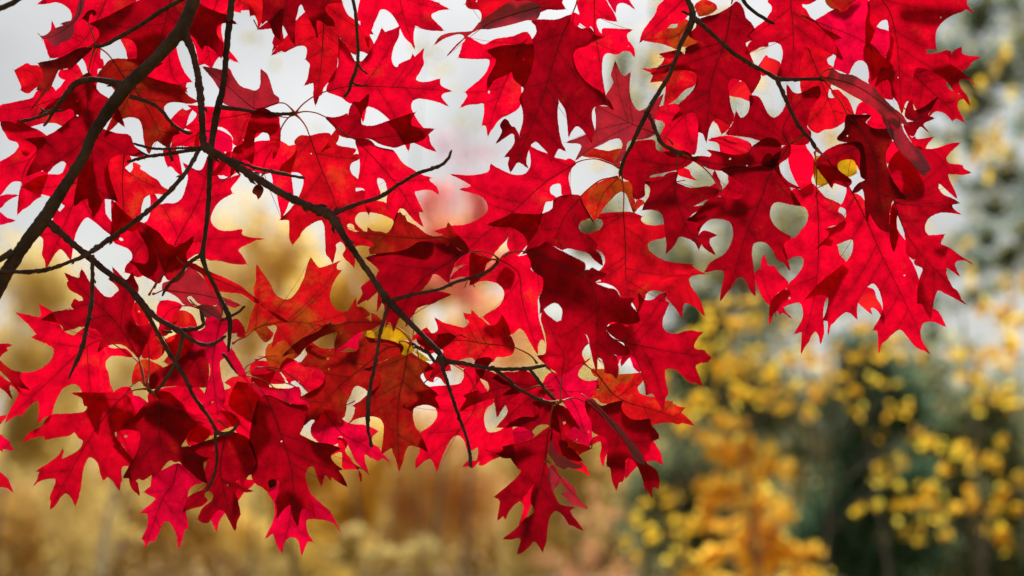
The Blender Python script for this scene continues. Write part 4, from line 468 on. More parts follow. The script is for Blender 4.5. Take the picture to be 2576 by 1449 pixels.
r1|L|D|1|@12 95,1085 160,1230 240,1449 @13 350,350 390,700 420,950|@12 95,1085 40,1020 -30,960|@12 95,1085 150,1090 220,1120 320,1165 430,1180 510,1175! 530,1230 500,1310 470,1400 @13 440,20 500,60 600,105 740,125 855,168! 770,210 750,250 780,310 840,360 875,377! 830,385 870,450 920,550! 830,500 755,450 752,490* 695,430 660,547! 620,450 575,340 520,360 495,430 510,540 540,640 570,720 597,858! 540,790 470,765 440,820 421,953! 370,840 345,730 290,760 206,870! 205,740* 200,720 230,600 240,500 210,470 190,560 120,607! 60,550 0,520 -40,440 0,300 -60,100 @12 0,1200 30,1130
r2|L|C|-1|@13 330,330 350,800 265,1210||@13 350,400 200,480 120,590 180,700 190,840 150,960 92,1073! 170,1022 190,1060 220,1150 267,1216! 275,1120 345,1055 420,1080 450,1180 459,1244! 490,1160 520,1100 573,1106! 520,1020 500,930 510,880 560,870 700,885 790,920 848,1010! 800,910 745,800! 650,720 540,610 500,500
r3|L|C|-2|@12 700,1260 @13 870,20 1060,120 1350,305||@12 640,1270 740,1215 800,1260 860,1320 950,1370 1100,1385 1230,1440! @13 1170,40 1160,110 1230,160 1265,210 1352,306! 1270,260 1235,294* 1150,250 1095,220 1090,280 1131,408! 1050,340 1000,280 960,190 915,110 860,40 825,50 830,100 760,130 640,110! 560,20 @12 560,1400 600,1330
r4|L|R|-1|||@13 830,60 870,65 915,120 890,190 940,260 1000,340 1053,361! 1020,380 1060,430 1057,509! 1020,375 960,370 880,365 860,200 760,230! 830,150
r5|L|R|0|@12 245,820 350,880 500,1000 600,1015|@12 245,820 150,800 0,805|@12 245,820 260,760 320,710 420,740! 500,770 620,790 690,850 697,920 640,1000 580,1035 526,1050! 470,980 420,930 350,940 342,978! 300,900
r6|L|C|-1|||@12 -40,900 100,870 192,842! 130,1000 230,1015 330,1015 430,1000 460,1100 533,1130! 510,1180 400,1170 300,1150! 200,1100 100,1085 0,1050
r7|L|G|-1|@12 100,700 240,760|@12 100,695 50,705 0,725|@12 100,690 100,640 130,570 220,540! 300,510 380,570 450,660! 400,700 290,760 230,852! 150,790
r8|V|O|-2|||@02 2330,1060 2310,1180 2450,1300 2576,1380! 2600,1000 2500,960 2390,935! 
r9|L|R|-3|||@12 560,1060 640,1000 760,1050 900,1180! 880,1300 800,1300 640,1320 500,1260!
s1|L|R|-3|||@22 880,40 1000,60 1150,180 1230,300 1260,420! 1120,420 1000,380 940,300 900,160!
s2|R|M|-3|||@21 1300,330 1400,340 1550,330 1640,380! 1600,440 1480,420 1380,400 1310,400!
s3|L|M|-3|||@11 2520,1180 2600,1260 2560,1400! 2480,1380 2420,1300 2460,1220!
s4|L|D|-3|||@02 1500,1060 1640,1040 1800,1100 1900,1200! 1760,1260 1600,1240 1500,1180!
s5|V|M|-2|||@12 -40,760 100,740 220,830 300,960! 160,960 20,930 -60,860!
'''
# ------------------------------------------------------------------ the oak branches
BRANCH = {
    'L': ('oak_branch', 'thick brown oak branch rising from the lower left edge, forking over red leaves', (300, 235), 4),
    'V': ('oak_branch', 'long thin dark oak branch hanging straight down from the top, left of the middle', (540, 330), 1.5),
    'R': ('oak_branch', 'forked oak branch on the right, hung with the densest mass of red leaves', (1745, 45), 2),
    'T': ('oak_branch', 'short oak branch in the top left corner with curled, withered and orange leaves', (240, 115), 2),
    'K': ('oak_branch', 'bare tipped oak twig with two spurs, hanging from the top before bright sky', (896, 0), 4),
    'S': ('oak_branch', 'leafless bit of oak twig crossing the extreme top left corner against grey sky', (20, 18), 8),
    'Q': ('oak_branch', 'small leafless oak twig with one bend at the top edge among red leaves', (1890, 10), 1),
}
ROOT = {}
for k, (nm, lab, (fx, fy), lay) in BRANCH.items():
    ROOT[k] = empty(nm, at(fx, fy, FOCUS - lay * LAYER), lab, 'branch', 'red oak branches overhead')
def kray(p, d): return at(p[0], p[1], d)
FM = 0.72 * FOCUS / 2576.0            # metres per photo unit at the leaf plane

rngw = random.Random(5)
for ln in WOOD.strip().splitlines():
    k, part, l0, l1, pts = ln.split('|')
    rows = [(p[0], p[1], p[3]) for p in parse(pts)]
    cv = catmull(rows, 7 if part == 'limb' else 5)
    n = len(cv); s = np.linspace(0, 1, n)
    lay = (float(l0) + (float(l1) - float(l0)) * s) * 1.8
    ph = rngw.uniform(0, 6)
    path = [at(c[0] + rngw.gauss(0, .45), c[1] + rngw.gauss(0, .45), FOCUS - lay[i] * LAYER) for i, c in enumerate(cv)]
    rad = []
    node = 0
    for i, c in enumerate(cv):
        r = c[2] * FM * 0.86
        if part in ('twig', 'spur') and rngw.random() < 0.07: node = 2          # leaf scars and buds
        if node: r *= 1.22; node -= 1
        rad.append(r)
    if part in ('twig', 'spur'): rad[-1] *= 0.7
    V, F = tube(path, rad, 10 if part == 'limb' else 8, rngw, 0.07 if part != 'dead_stalk' else 0.0)
    if part in ('twig', 'spur') and n > 8:                                       # small buds along the shoot
        for q in range(max(1, n // 14)):
            i = rngw.randrange(2, n - 2); a = rngw.uniform(0, 6.28)
            dr = Vector((math.cos(a), 0.3, math.sin(a))); tg = (path[i + 1] - path[i]).normalized()
            p0 = path[i] + dr * rad[i] * 0.6
            bp = [p0, p0 + dr * rad[i] * 0.7 + tg * rad[i] * 0.6, p0 + dr * rad[i] * 0.9 + tg * rad[i] * 1.6]
            v2, f2 = tube([tuple(x) for x in bp], [rad[i] * 0.5, rad[i] * 0.42, rad[i] * 0.12], 6)
            o_ = len(V); V += v2; F += [tuple(x + o_ for x in f) for f in f2]
    meshobj(part, [tuple(v) for v in V], F, BARK if part == 'limb' else (STALK if part == 'dead_stalk' else TWIG), ROOT[k], path[0])

# ------------------------------------------------------------------ the oak leaves
def inside(poly, pts):
    """nonzero winding test of pts (M,2) in closed poly (n,2)"""
    x, y = pts[:, 0], pts[:, 1]; wn = np.zeros(len(pts), int)
    a = poly; b = np.roll(poly, -1, axis=0)
    for (x0, y0), (x1, y1) in zip(a, b):
        cr = (x1 - x0) * (y - y0) - (x - x0) * (y1 - y0)
        wn += ((y0 <= y) & (y1 > y) & (cr > 0)).astype(int)
        wn -= ((y0 > y) & (y1 <= y) & (cr < 0)).astype(int)
    return wn != 0
def outline(rows, rng):
    """sharp teeth kept, smooth curves between them; straight runs between two teeth bow slightly inwards"""
    n = len(rows)
    sh = [i for i, r in enumerate(rows) if r[2] > 0]
    tips_at = []; pos = 0
    area = sum(rows[i][0] * rows[(i + 1) % n][1] - rows[(i + 1) % n][0] * rows[i][1] for i in range(n))
    sg = 1 if area > 0 else -1
    if not sh: sh = [0]
    out = []
    for a, i in enumerate(sh):
        j = sh[(a + 1) % len(sh)]
        seg = [rows[(i + q) % n][:2] for q in range(((j - i) % n or n) + 1)]
        if len(seg) == 2:
            (x0, y0), (x1, y1) = seg
            dx, dy = x1 - x0, y1 - y0; L = math.hypot(dx, dy)
            if L > 6: seg = [seg[0], ((x0 + x1) / 2 - sg * dy * 0.10, (y0 + y1) / 2 + sg * dx * 0.10), seg[1]]
        cv = catmull(seg, 3.2)
        m = len(cv)
        jit = np.array([(rng.gauss(0, 0.28), rng.gauss(0, 0.28)) for _ in range(m)]); jit[0] = 0; jit[-1] = 0
        tg = np.gradient(cv, axis=0); tg /= np.maximum(1e-6, np.linalg.norm(tg, axis=1))[:, None]
        gr = np.full((m, 1), 1.5); gr[0] = gr[-1] = 0; gr[1:2] = .8; gr[-2:-1] = .8
        if rows[i][2] == 2: tips_at.append(pos)
        pos += m - 1
        out.append((cv + jit + sg * np.c_[tg[:, 1], -tg[:, 0]] * gr)[:-1])
    P = np.vstack(out); q = []
    for i in range(len(P)):                                                       # bristle at the end of every main tooth
        if i in tips_at:
            a, b = P[i - 1], P[(i + 1) % len(P)]; d = P[i] - (P[i - 3] + P[(i + 3) % len(P)]) / 2; d = d / max(1e-6, np.linalg.norm(d))
            ua = a - P[i]; ua = ua / max(1e-6, np.linalg.norm(ua)); ub = b - P[i]; ub = ub / max(1e-6, np.linalg.norm(ub))
            q += [P[i] + ua * .9, P[i] + d * rng.uniform(3, 8), P[i] + ub * .9]
        else: q.append(P[i])
    return np.array(q)
SPECIAL = {'y1': 'yellow leaf speckled with brown', 'y2': 'yellow leaf mostly hidden behind dark red ones', 'a6': 'curled pink and silvery leaf',
           'a7': 'dry curled scrap of leaf', 'c1': 'withered purple leaf with brown decay', 'p3': 'purple grey leaf seen edge on', 'q7': 'glossy purple pink leaf in front',
           'q7b': 'pale pink underside of a folded leaf', 'o6': 'dry curled purple leaf', 'k1': 'orange brown leaf', 'm1': 'mottled orange and red leaf', 'n6': 'mottled orange and green leaf',
           'z1': 'tiny withered leaf hanging from a thread', 'z2': 'black shrivelled scrap of leaf', 'q8': 'very dark maroon leaf', 'e7': 'pale pink leaf full of holes', 'p8b': 'orange leaf with green veins'}
def build_leaf(ln):
    key, br, mat, lay, M, Pst, O = ln.split('|')
    rng = random.Random(key); lay = float(lay)
    rows = parse(O); poly = outline(rows, rng)
    tips = [np.array(r[:2]) for r in rows if r[2] == 2]
    if M.strip(): mid = np.array([r[:2] for r in parse(M)])
    else:
        b = poly[0]; t = max(tips or [poly[len(poly) // 2]], key=lambda q: np.linalg.norm(q - b))
        nrm = np.array([-(t - b)[1], (t - b)[0]])
        mid = np.array([b, (b + t) / 2 + nrm * rng.uniform(-.05, .05), t])
    midc = catmull(mid, 4.0)
    base, tip = midc[0], midc[-1]
    ax = tip - base; LEN = max(20.0, float(np.linalg.norm(ax))); ax = ax / LEN; nx = np.array([-ax[1], ax[0]])
    cen = poly.mean(axis=0)
    sx, sy = rng.uniform(-.22, .22), rng.uniform(-.30, .18)
    fold = rng.uniform(-.05, .22) * (1.0 if mat != 'P' else 1.6); curl = rng.uniform(-.35, .35); w1, w2 = rng.uniform(0, 6), rng.uniform(.03, .065)
    segd = np.cumsum(np.r_[0, np.linalg.norm(np.diff(midc, axis=0), axis=1)])
    def local(p):
        p = np.atleast_2d(p)
        d = np.linalg.norm(p[:, None, :] - midc[None, :, :], axis=2); i = d.argmin(axis=1)
        s = segd[i] / max(1e-6, segd[-1]); sd = ((p - midc[i]) * nx).sum(axis=1)
        return s, np.sign(sd) * d.min(axis=1)
    def depth(p, lift=0.0):
        """distance along the view axis: tilted plane + fold along the midrib + wavy margin + curl of the tip"""
        p = np.atleast_2d(p); s, t = local(p)
        q = p - cen
        z = sx * q[:, 0] + sy * q[:, 1]
        z += -fold * np.sqrt(t * t + 30.0) + curl * LEN * (s - .5) ** 2
        z += w2 * np.abs(t) ** 0.9 * np.sin(w1 + s * 9.0 + np.sign(t)) * 2.2
        z += 1.3 * np.sin(p[:, 0] * .07 + w1) * np.cos(p[:, 1] * .06 - w1)
        return FOCUS - lay * LAYER + z * FM * 0.8 - lift
    xs0, ys0 = poly.min(axis=0); xs1, ys1 = poly.max(axis=0)
    stp = 9.0 if (xs1 - xs0) * (ys1 - ys0) > 6000 else 6.0
    gx, gy = np.meshgrid(np.arange(xs0, xs1, stp), np.arange(ys0, ys1, stp))
    g = np.c_[gx.ravel(), gy.ravel()] + np.array([(rng.uniform(-2, 2), rng.uniform(-2, 2)) for _ in range(gx.size)])
    g = g[inside(poly, g)]
    if len(g):
        dd = np.array([np.min(np.sum((poly - q) ** 2, axis=1)) for q in g]); g = g[dd > 9.0]
    holes = []
    if len(g) > 60 and mat != 'P':                                                # insect holes
        for _ in range(rng.choice((0, 0, 0, 0, 1, 2))):
            c0 = g[rng.randrange(len(g))]; r0 = rng.choice((1.2, 1.6, 2.0, 2.6, 3.6)); m_ = 9; st = rng.uniform(1, 1.9); an = rng.uniform(0, 3.14)
            h = np.array([(math.cos(a) * r0 * st * rng.uniform(.7, 1.2), math.sin(a) * r0 * rng.uniform(.7, 1.2)) for a in np.linspace(0, 6.283, m_, endpoint=False)])
            h = c0 + h @ np.array([[math.cos(an), math.sin(an)], [-math.sin(an), math.cos(an)]])
            if np.min(np.sum((poly - c0) ** 2, axis=1)) > (r0 * st * 1.4) ** 2 + 12 and all(np.linalg.norm(c0 - x.mean(axis=0)) > 16 for x in holes): holes.append(h)
        for h in holes: g = g[np.sum((g - h.mean(axis=0)) ** 2, axis=1) > (np.max(np.linalg.norm(h - h.mean(axis=0), axis=1)) + 1.5) ** 2]
    allp = np.vstack([poly] + ([g] if len(g) else []) + holes)
    ed = [(i, (i + 1) % len(poly)) for i in range(len(poly))]; o_ = len(poly) + len(g)
    for h in holes:
        ed += [(o_ + i, o_ + (i + 1) % len(h)) for i in range(len(h))]; o_ += len(h)
    res = delaunay_2d_cdt([Vector(p) for p in allp], ed, [], 0, 1e-4)
    vv = np.array([tuple(v) for v in res[0]]); tri = np.array([f for f in res[2] if len(f) == 3])
    tri = tri[inside(poly, vv[tri].mean(axis=1))]
    for h in holes: tri = tri[~inside(h, vv[tri].mean(axis=1))]
    used, inv = np.unique(tri, return_inverse=True); vv = vv[used]; tri = inv.reshape(-1, 3)
    dz = depth(vv)
    W = [tuple(at(p[0], p[1], z)) for p, z in zip(vv, dz)]
    org = at(base[0], base[1], float(depth(base)[0]))
    o = meshobj('leaf', W, tri.tolist(), MAT[mat], ROOT[br], org)
    s, t = local(vv); uvl = o.data.uv_layers.new(name='leaf')
    idx = np.empty(len(o.data.loops), int); o.data.loops.foreach_get('vertex_index', idx)
    sc = LEN / 300.0
    uvs = np.c_[s * sc, t / 300.0][idx]; uvl.data.foreach_set('uv', uvs.ravel())
    VP = [midc]
    if key in SPECIAL: o['label'] = SPECIAL[key]
    # midrib with its side veins: raised ridges on the side that faces the camera
    V, F = [], []
    def ridge(path, w0, w1_):
        p = np.asarray(path)
        keep = inside(poly, p); 
        if keep.sum() < 3: return
        last = np.where(keep)[0]
        p = p[last[0]:last[-1] + 1]
        tg = np.gradient(p, axis=0); tg /= np.maximum(1e-6, np.linalg.norm(tg, axis=1))[:, None]; nn = np.c_[-tg[:, 1], tg[:, 0]]
        m = len(p); w = np.linspace(w0, w1_, m)[:, None]
        d0 = depth(p)
        o_ = len(V)
        for a, b_, l in ((p - nn * w, d0, 0.00022), (p, d0, 0.00022), (p + nn * w, d0, 0.00022)):
            lf = l + (w[:, 0] * FM * 0.9 if a is p else 0)
            V.extend(tuple(at(q[0], q[1], z)) for q, z in zip(a, b_ - lf))
        for i in range(m - 1):
            for r in (0, 1): F.append((o_ + r * m + i, o_ + r * m + i + 1, o_ + (r + 1) * m + i + 1, o_ + (r + 1) * m + i))
    ridge(midc, 1.3 * min(1.25, LEN / 260 + .3), .4)
    wv = min(1.0, LEN / 280 + .2)
    for tp in tips:
        if LEN < 60: break
        if np.linalg.norm(tp - tip) < 18 or np.linalg.norm(tp - base) < 25: continue
        s_, t_ = local(tp); a = max(0.03, float(s_[0]) - 0.55 * abs(float(t_[0])) / LEN)
        if s_[0] > .93 and abs(t_[0]) < 12: continue
        i = int(a * (len(midc) - 1)); p0 = midc[i]; d = midc[min(len(midc) - 1, i + 2)] - midc[max(0, i - 1)]; d = d / max(1e-6, np.linalg.norm(d))
        c = (p0 + tp) / 2 + d * 0.10 * np.linalg.norm(tp - p0) + np.array([rng.gauss(0, 2), rng.gauss(0, 2)])
        u = np.linspace(0, .95, max(6, int(np.linalg.norm(tp - p0) / 4)))[:, None]
        lat = (1 - u) ** 2 * p0 + 2 * u * (1 - u) * c + u ** 2 * tp
        ridge(lat, .80 * wv, .32); VP.append(lat)
        for q in range(int(len(lat) / 6)):                                       # short branch veins
            j = min(len(lat) - 2, 3 + q * 6 + rng.randrange(3)); tg = lat[j + 1] - lat[j]; tg = tg / max(1e-6, np.linalg.norm(tg))
            ang = rng.choice((-1, 1)) * rng.uniform(.7, 1.1); dr = np.array([tg[0] * math.cos(ang) - tg[1] * math.sin(ang), tg[0] * math.sin(ang) + tg[1] * math.cos(ang)])
            Lb = rng.uniform(12, 30) * wv; bend = np.array([-dr[1], dr[0]]) * rng.uniform(-4, 4)
            u2 = np.linspace(0, 1, 6)[:, None]
            ridge(lat[j] + dr * Lb * u2 + bend * u2 ** 2, .34, .18)
    vp = np.vstack(VP); dv = np.array([np.min(np.sum((vp - q) ** 2, axis=1)) for q in vv]) ** .5
    dt = np.array([np.min(np.sum((np.array(tips or [tip]) - q) ** 2, axis=1)) for q in vv]) ** .5
    tis = o.data.attributes.new('tissue', 'FLOAT_COLOR', 'POINT')
    tis.data.foreach_set('color', np.c_[np.exp(-dv / 6.0), np.exp(-dt / 3.5) * rng.uniform(.2, 1.0), np.zeros(len(vv)), np.ones(len(vv))].ravel())
    if F: meshobj('midrib', V, F, VEIN[VKEY[mat]], o, org)
    # petiole
    if Pst.strip():
        pp = np.array([r[:2] for r in parse(Pst)]); pc = catmull(pp, 5.0); m = len(pc)
        z0 = float(depth(base)[0]) - .0004; z1 = FOCUS - BRANCH[br][3] * LAYER
        u = np.linspace(0, 1, m); z = z0 + (z1 - z0) * u + 0.004 * np.sin(u * math.pi) * (1 if lay < 1 else -1)
        rr = np.linspace(1.7, 2.1, m); rr[-3:] *= np.array([1.15, 1.4, 1.7])[-min(3, m):]
    elif LEN > 60:
        d = midc[0] - midc[min(4, len(midc) - 1)]; d = d / max(1e-6, np.linalg.norm(d)); m = 8
        u = np.linspace(0, 1, m); pc = midc[0] + np.outer(u, d) * 26 + np.outer(u ** 2, nx) * rng.uniform(-8, 8)
        z = float(depth(base)[0]) + .0006 + u * .008; rr = np.linspace(1.5, 1.7, m)
    else: return
    V, F = tube([tuple(at(p[0], p[1], q)) for p, q in zip(pc, z)], rr * FM, 6)
    meshobj('petiole', V, F, STALK, o, org)
for ln in LEAVES.strip().splitlines():
    if ln and ln[0] != '#': build_leaf(ln)

# ------------------------------------------------------------------ the ground
def ground_material():
    m, n, out = newmat('autumn_meadow'); L = n.links.new
    tcn = N(n, 'ShaderNodeTexCoord')
    a = N(n, 'ShaderNodeTexNoise', Scale=0.35, Detail=6.0); b = N(n, 'ShaderNodeTexNoise', Scale=9.0, Detail=5.0)
    L(tcn.outputs['Object'], a.inputs['Vector']); L(tcn.outputs['Object'], b.inputs['Vector'])
    r1 = N(n, 'ShaderNodeMix', data_type='RGBA'); L(a.outputs['Fac'], r1.inputs['Factor']); r1.inputs[6].default_value = (0.07, 0.075, 0.02, 1); r1.inputs[7].default_value = (0.22, 0.12, 0.03, 1)
    r2 = N(n, 'ShaderNodeMix', data_type='RGBA', Factor=0.4); L(r1.outputs[2], r2.inputs[6]); L(b.outputs['Color'], r2.inputs[7]); r2.blend_type = 'MULTIPLY'
    pr = N(n, 'ShaderNodeBsdfPrincipled', Roughness=0.95); L(r2.outputs[2], pr.inputs['Base Color']); L(pr.outputs[0], out.inputs['Surface'])
    return m
gx = np.linspace(-1, 1, 61); gx = np.sign(gx) * np.abs(gx) ** 2 * 700
gv = [(x, y, 0.25 * math.sin(x * .11) * math.cos(y * .09) * min(1, max(0, (math.hypot(x, y) - 6) / 20))) for y in gx for x in gx]
gf = [(j * 61 + i, j * 61 + i + 1, (j + 1) * 61 + i + 1, (j + 1) * 61 + i) for j in range(60) for i in range(60)]
go = meshobj('ground', gv, gf, ground_material()); go['kind'] = 'structure'; go['label'] = 'autumn meadow under the trees'

# ------------------------------------------------------------------ the trees behind
def bg_leaf_material(name, fac):
    m, n, out = newmat(name); L = n.links.new
    at_ = N(n, 'ShaderNodeAttribute'); at_.attribute_name = 'pigment'
    df = N(n, 'ShaderNodeBsdfDiffuse'); tr = N(n, 'ShaderNodeBsdfTranslucent'); L(at_.outputs['Color'], df.inputs['Color']); L(at_.outputs['Color'], tr.inputs['Color'])
    mx = N(n, 'ShaderNodeMixShader', Fac=fac); L(df.outputs[0], mx.inputs[1]); L(tr.outputs[0], mx.inputs[2]); L(mx.outputs[0], out.inputs['Surface'])
    return m
BGM = bg_leaf_material('thin_autumn_foliage', 0.68)
NEEDLE = bg_leaf_material('needle_foliage', 0.42)
TRUNK = bark_material('grey_trunk_bark', (0.14, 0.13, 0.11), (0.34, 0.31, 0.27), 14.0)
BIRCH = bark_material('pale_birch_bark', (0.5, 0.48, 0.45), (0.85, 0.83, 0.8), 10.0)
def foliage(name, cl, d, size, pal, mat, parent, org, seed, thin=0.6, depthk=1.0, dens=1.0):
    rng = np.random.default_rng(seed); C, PG = [], []
    for (fx, fy, rx, ry, n) in cl:
        n = int(n * dens)
        u = rng.normal(size=(n, 3)); u /= np.linalg.norm(u, axis=1)[:, None]; u *= rng.uniform(0, 1, n)[:, None] ** 0.5
        c = np.array(at(fx, fy, d)); k = 0.72 * d / 2576
        r_ = (rx + ry) / 2 * depthk
        C.append(c + u * np.array([rx * k, r_ * k, ry * k]))
    C = np.vstack(C); n = len(C)
    a = rng.normal(size=(n, 3)); a /= np.linalg.norm(a, axis=1)[:, None]; b = rng.normal(size=(n, 3)); b -= a * (a * b).sum(1)[:, None]; b /= np.linalg.norm(b, axis=1)[:, None]
    s = size * rng.uniform(.65, 1.25, n)[:, None]; nrm = np.cross(a, b)
    v = np.stack([C - a * s * .5, C + b * s * .5 * thin + nrm * s * .08, C + a * s * .5, C - b * s * .5 * thin + nrm * s * .08], axis=1).reshape(-1, 3)
    me = bpy.data.meshes.new(name); og = np.array(org)
    me.vertices.add(4 * n); me.vertices.foreach_set('co', (v - og).ravel())
    me.loops.add(4 * n); me.loops.foreach_set('vertex_index', np.arange(4 * n)); me.polygons.add(n)
    me.polygons.foreach_set('loop_start', np.arange(n) * 4); me.polygons.foreach_set('loop_total', np.full(n, 4))
    me.update(calc_edges=True); me.materials.append(mat)
    P_ = np.array(pal, float); w_ = P_[:, 3] / P_[:, 3].sum(); ci = rng.choice(len(P_), n, p=w_)
    col = P_[ci, :3] * rng.uniform(.75, 1.25, (n, 1)); col = np.clip(col, 0, .95)
    at4 = me.attributes.new('pigment', 'FLOAT_COLOR', 'FACE'); at4.data.foreach_set('color', np.c_[col, np.ones(n)].ravel())
    o = link(bpy.data.objects.new(name, me)); o.parent = parent; o.location = Vector(org) - world_loc(parent)
    return o
def tree(name, label, d, tx, cl, size, pal, seed, tr=0.12, lean=0.0, mat=None, bark=None, thin=0.6, top=None, limbs=True, group=None, cat='tree', depthk=1.0, dens=None):
    rng = random.Random(seed); k = 0.72 * d / 2576
    b = at(tx, 724, d); base = Vector((b.x, b.y, -0.05))
    root = empty(name, base, label, cat, group)
    fy0 = top if top is not None else min(c[1] - c[3] * .6 for c in cl)
    tp = at(tx + lean, fy0, d)
    path = [base + (tp - base) * t + Vector((math.sin(t * 5 + seed) * .06 * d / 10, math.cos(t * 4 + seed) * .05, 0)) * (t > 0) for t in np.linspace(0, 1, 10)]
    V, F = tube([tuple(p) for p in path], [tr * .7 * (1 - .85 * t) + .004 for t in np.linspace(0, 1, 10)], 9, rng, .06)
    if limbs:
        for (fx, fy, rx, ry, n) in cl[::3]:
            c = at(fx, fy, d); h = min(max((c.z - base.z) * .75, .2), (tp.z - base.z) * .95); t = h / max(.1, tp.z - base.z)
            p0 = base + (tp - base) * t; r0 = max(.004, tr * (1 - .85 * t) * .16)
            pm = (p0 + c) / 2 + Vector((0, rng.uniform(-.1, .1), .06 * (c - p0).length))
            for e in range(1):
                q = c + Vector((rng.uniform(-.7, .7) * rx * k, rng.uniform(-.5, .5) * rx * k, rng.uniform(-.2, .7) * ry * k))
                pts = catmull([tuple(p0), tuple(pm), tuple(q)], max(.05, (q - p0).length / 6))
                v2, f2 = tube(pts, np.linspace(r0, r0 * .15, len(pts)), 6); o_ = len(V); V += v2; F += [tuple(x + o_ for x in f) for f in f2]
    meshobj('trunk', [tuple(v) for v in V], F, bark or TRUNK, root, base)
    foliage('crown', cl, d, size, pal, mat or BGM, root, base, seed + 77, thin, depthk, dens or (2.6 if d > 14.5 else 1.5))
    return root
GOLD = [(.93, .68, .22, 3), (.90, .60, .18, 2), (.82, .66, .22, 2), (.70, .60, .22, 1)]
OLIVE = [(.76, .64, .28, 3), (.64, .58, .26, 2), (.86, .64, .24, 2), (.56, .44, .24, 1)]
ORANGE = [(.93, .56, .24, 3), (.92, .46, .24, 2), (.90, .60, .22, 2)]
PINK = [(.90, .22, .22, 3), (.88, .34, .28, 2), (.88, .44, .20, 1)]
PURPLE = [(.75, .48, .60, 2), (.62, .38, .46, 2)]
YELLOW = [(.92, .62, .05, 4), (.90, .50, .045, 3), (.78, .66, .07, 1)]
AMBER = [(.94, .64, .085, 3), (.93, .54, .075, 3), (.90, .68, .10, 1)]
CONIF = [(.12, .24, .13, 3), (.19, .32, .19, 2), (.06, .13, .075, 2)]
GREYG = [(.12, .21, .14, 4), (.18, .27, .19, 2), (.85, .58, .08, .8)]
FAR = 'golden trees far behind on the left'
def blob(x, y, rx, ry, n, k, seed, f=(.25, .5)):
    r = random.Random(seed); out = []
    for _ in range(k):
        a, q = r.uniform(0, 6.28), r.uniform(0, 1) ** .5
        out.append((x + math.cos(a) * q * rx * .75, y + math.sin(a) * q * ry * .75, rx * r.uniform(*f), ry * r.uniform(*f), n / k))
    return out
# far golden wood on the left
tree('autumn_tree', 'blurred golden tree at the left edge, its top level with the thick branch fork', 44, 40, blob(40, 900, 230, 340, 5200, 16, 1), .19, GOLD + OLIVE[:2], 11, 0.088, group=FAR)
tree('autumn_tree', 'blurred olive brown tree rising low between the left edge and the lowest leaves', 52, 330, blob(330, 1130, 260, 420, 6500, 18, 2), .2, OLIVE + GOLD[:1], 12, 0.099, group=FAR)
tree('autumn_tree', 'blurred golden tree whose pale crown shows above the middle of the left branches', 40, 640, blob(640, 830, 200, 330, 3300, 16, 3) + blob(700, 600, 110, 110, 260, 10, 65) + blob(640, 1250, 200, 230, 2600, 8, 33), .17, GOLD, 13, 0.088, group=FAR)
tree('autumn_tree', 'blurred tall yellow gold tree in the middle, behind the forked twig', 36, 900, blob(900, 760, 210, 330, 4600, 16, 4) + blob(1110, 640, 170, 150, 1300, 14, 64) + blob(880, 1240, 240, 230, 3600, 8, 34), .16, GOLD + YELLOW[:1], 14, 0.083, group=FAR)
tree('autumn_tree', 'blurred khaki tree low in the middle, under the lowest hanging leaves', 48, 760, blob(760, 1330, 260, 240, 4600, 12, 5), .19, OLIVE, 15, 0.088, group=FAR)
tree('birch_tree', 'blurred birch with a whitish trunk low on the left', 30, 300, blob(310, 960, 130, 160, 260, 10, 6) + blob(320, 1250, 120, 130, 200, 12, 66, (.1, .25)), .12, OLIVE + GOLD, 16, 0.10, lean=50, bark=BIRCH)
tree('autumn_tree', 'blurred salmon orange tree low in the middle of the picture', 30, 1110, blob(1130, 1200, 200, 220, 2000, 26, 7) + blob(1200, 880, 180, 180, 1100, 14, 37), .13, ORANGE + GOLD[:1], 17, 0.066)
tree('sweetgum_tree', 'blurred slim tree with a pink red and purple top against the sky', 28, 1170, blob(1150, 530, 130, 120, 700, 18, 8) + blob(1190, 680, 140, 110, 620, 12, 38), .12, PINK, 18, 0.055)
tree('plum_tree', 'blurred purple crown, thin against the white sky above the middle', 33, 1180, blob(1170, 380, 110, 90, 150, 12, 9), .11, PURPLE, 19, 0.044)
tree('autumn_tree', 'blurred khaki tree behind the middle right leaves, down to the lower edge', 42, 1430, blob(1420, 1200, 230, 340, 5200, 14, 10), .18, OLIVE + GOLD[:1], 20, 0.088)
tree('autumn_tree', 'blurred dark stemmed brown tree at the middle of the lower edge', 26, 955, blob(960, 1390, 150, 90, 700, 6, 11), .11, OLIVE, 21, 0.077)
tree('maple_shrub', 'blurred pink red shrub at the lower edge, right of the lowest hanging leaf', 26, 1530, blob(1500, 1390, 190, 150, 430, 26, 12, (.12, .3)) + blob(1580, 1210, 130, 140, 200, 18, 40, (.1, .25)), .075, PINK + ORANGE + OLIVE[:1], 22, .03, cat='shrub', limbs=False)
# right: sparse tall trees against the sky
tree('tall_tree', 'blurred grey green tree seen in the gap between the two upper leaf masses', 20, 1630, blob(1640, 260, 150, 330, 1300, 30, 13, (.14, .36)) + blob(1600, 620, 200, 170, 1500, 18, 43, (.2, .4)), .085, GREYG + GOLD[:1], 23, .06, top=-200, limbs=False)
tree('tall_tree', 'blurred olive green tree mostly hidden behind the right leaf mass', 21, 2000, blob(1950, 640, 260, 230, 3000, 34, 63, (.2, .4)) + blob(1800, 330, 200, 250, 700, 20, 64, (.14, .34)), .085, GREYG + OLIVE[:2], 44, .06, top=100, limbs=False)
tree('tall_tree', 'blurred grey green tree filling the top right corner, sky showing through', 19, 2620, blob(2450, 110, 240, 240, 2700, 44, 14, (.12, .32)) + blob(2530, 420, 180, 180, 1100, 28, 44, (.12, .30)) + blob(2330, 330, 110, 160, 420, 14, 45, (.12, .3)), .08, GREYG, 24, .05, top=-150, limbs=False)
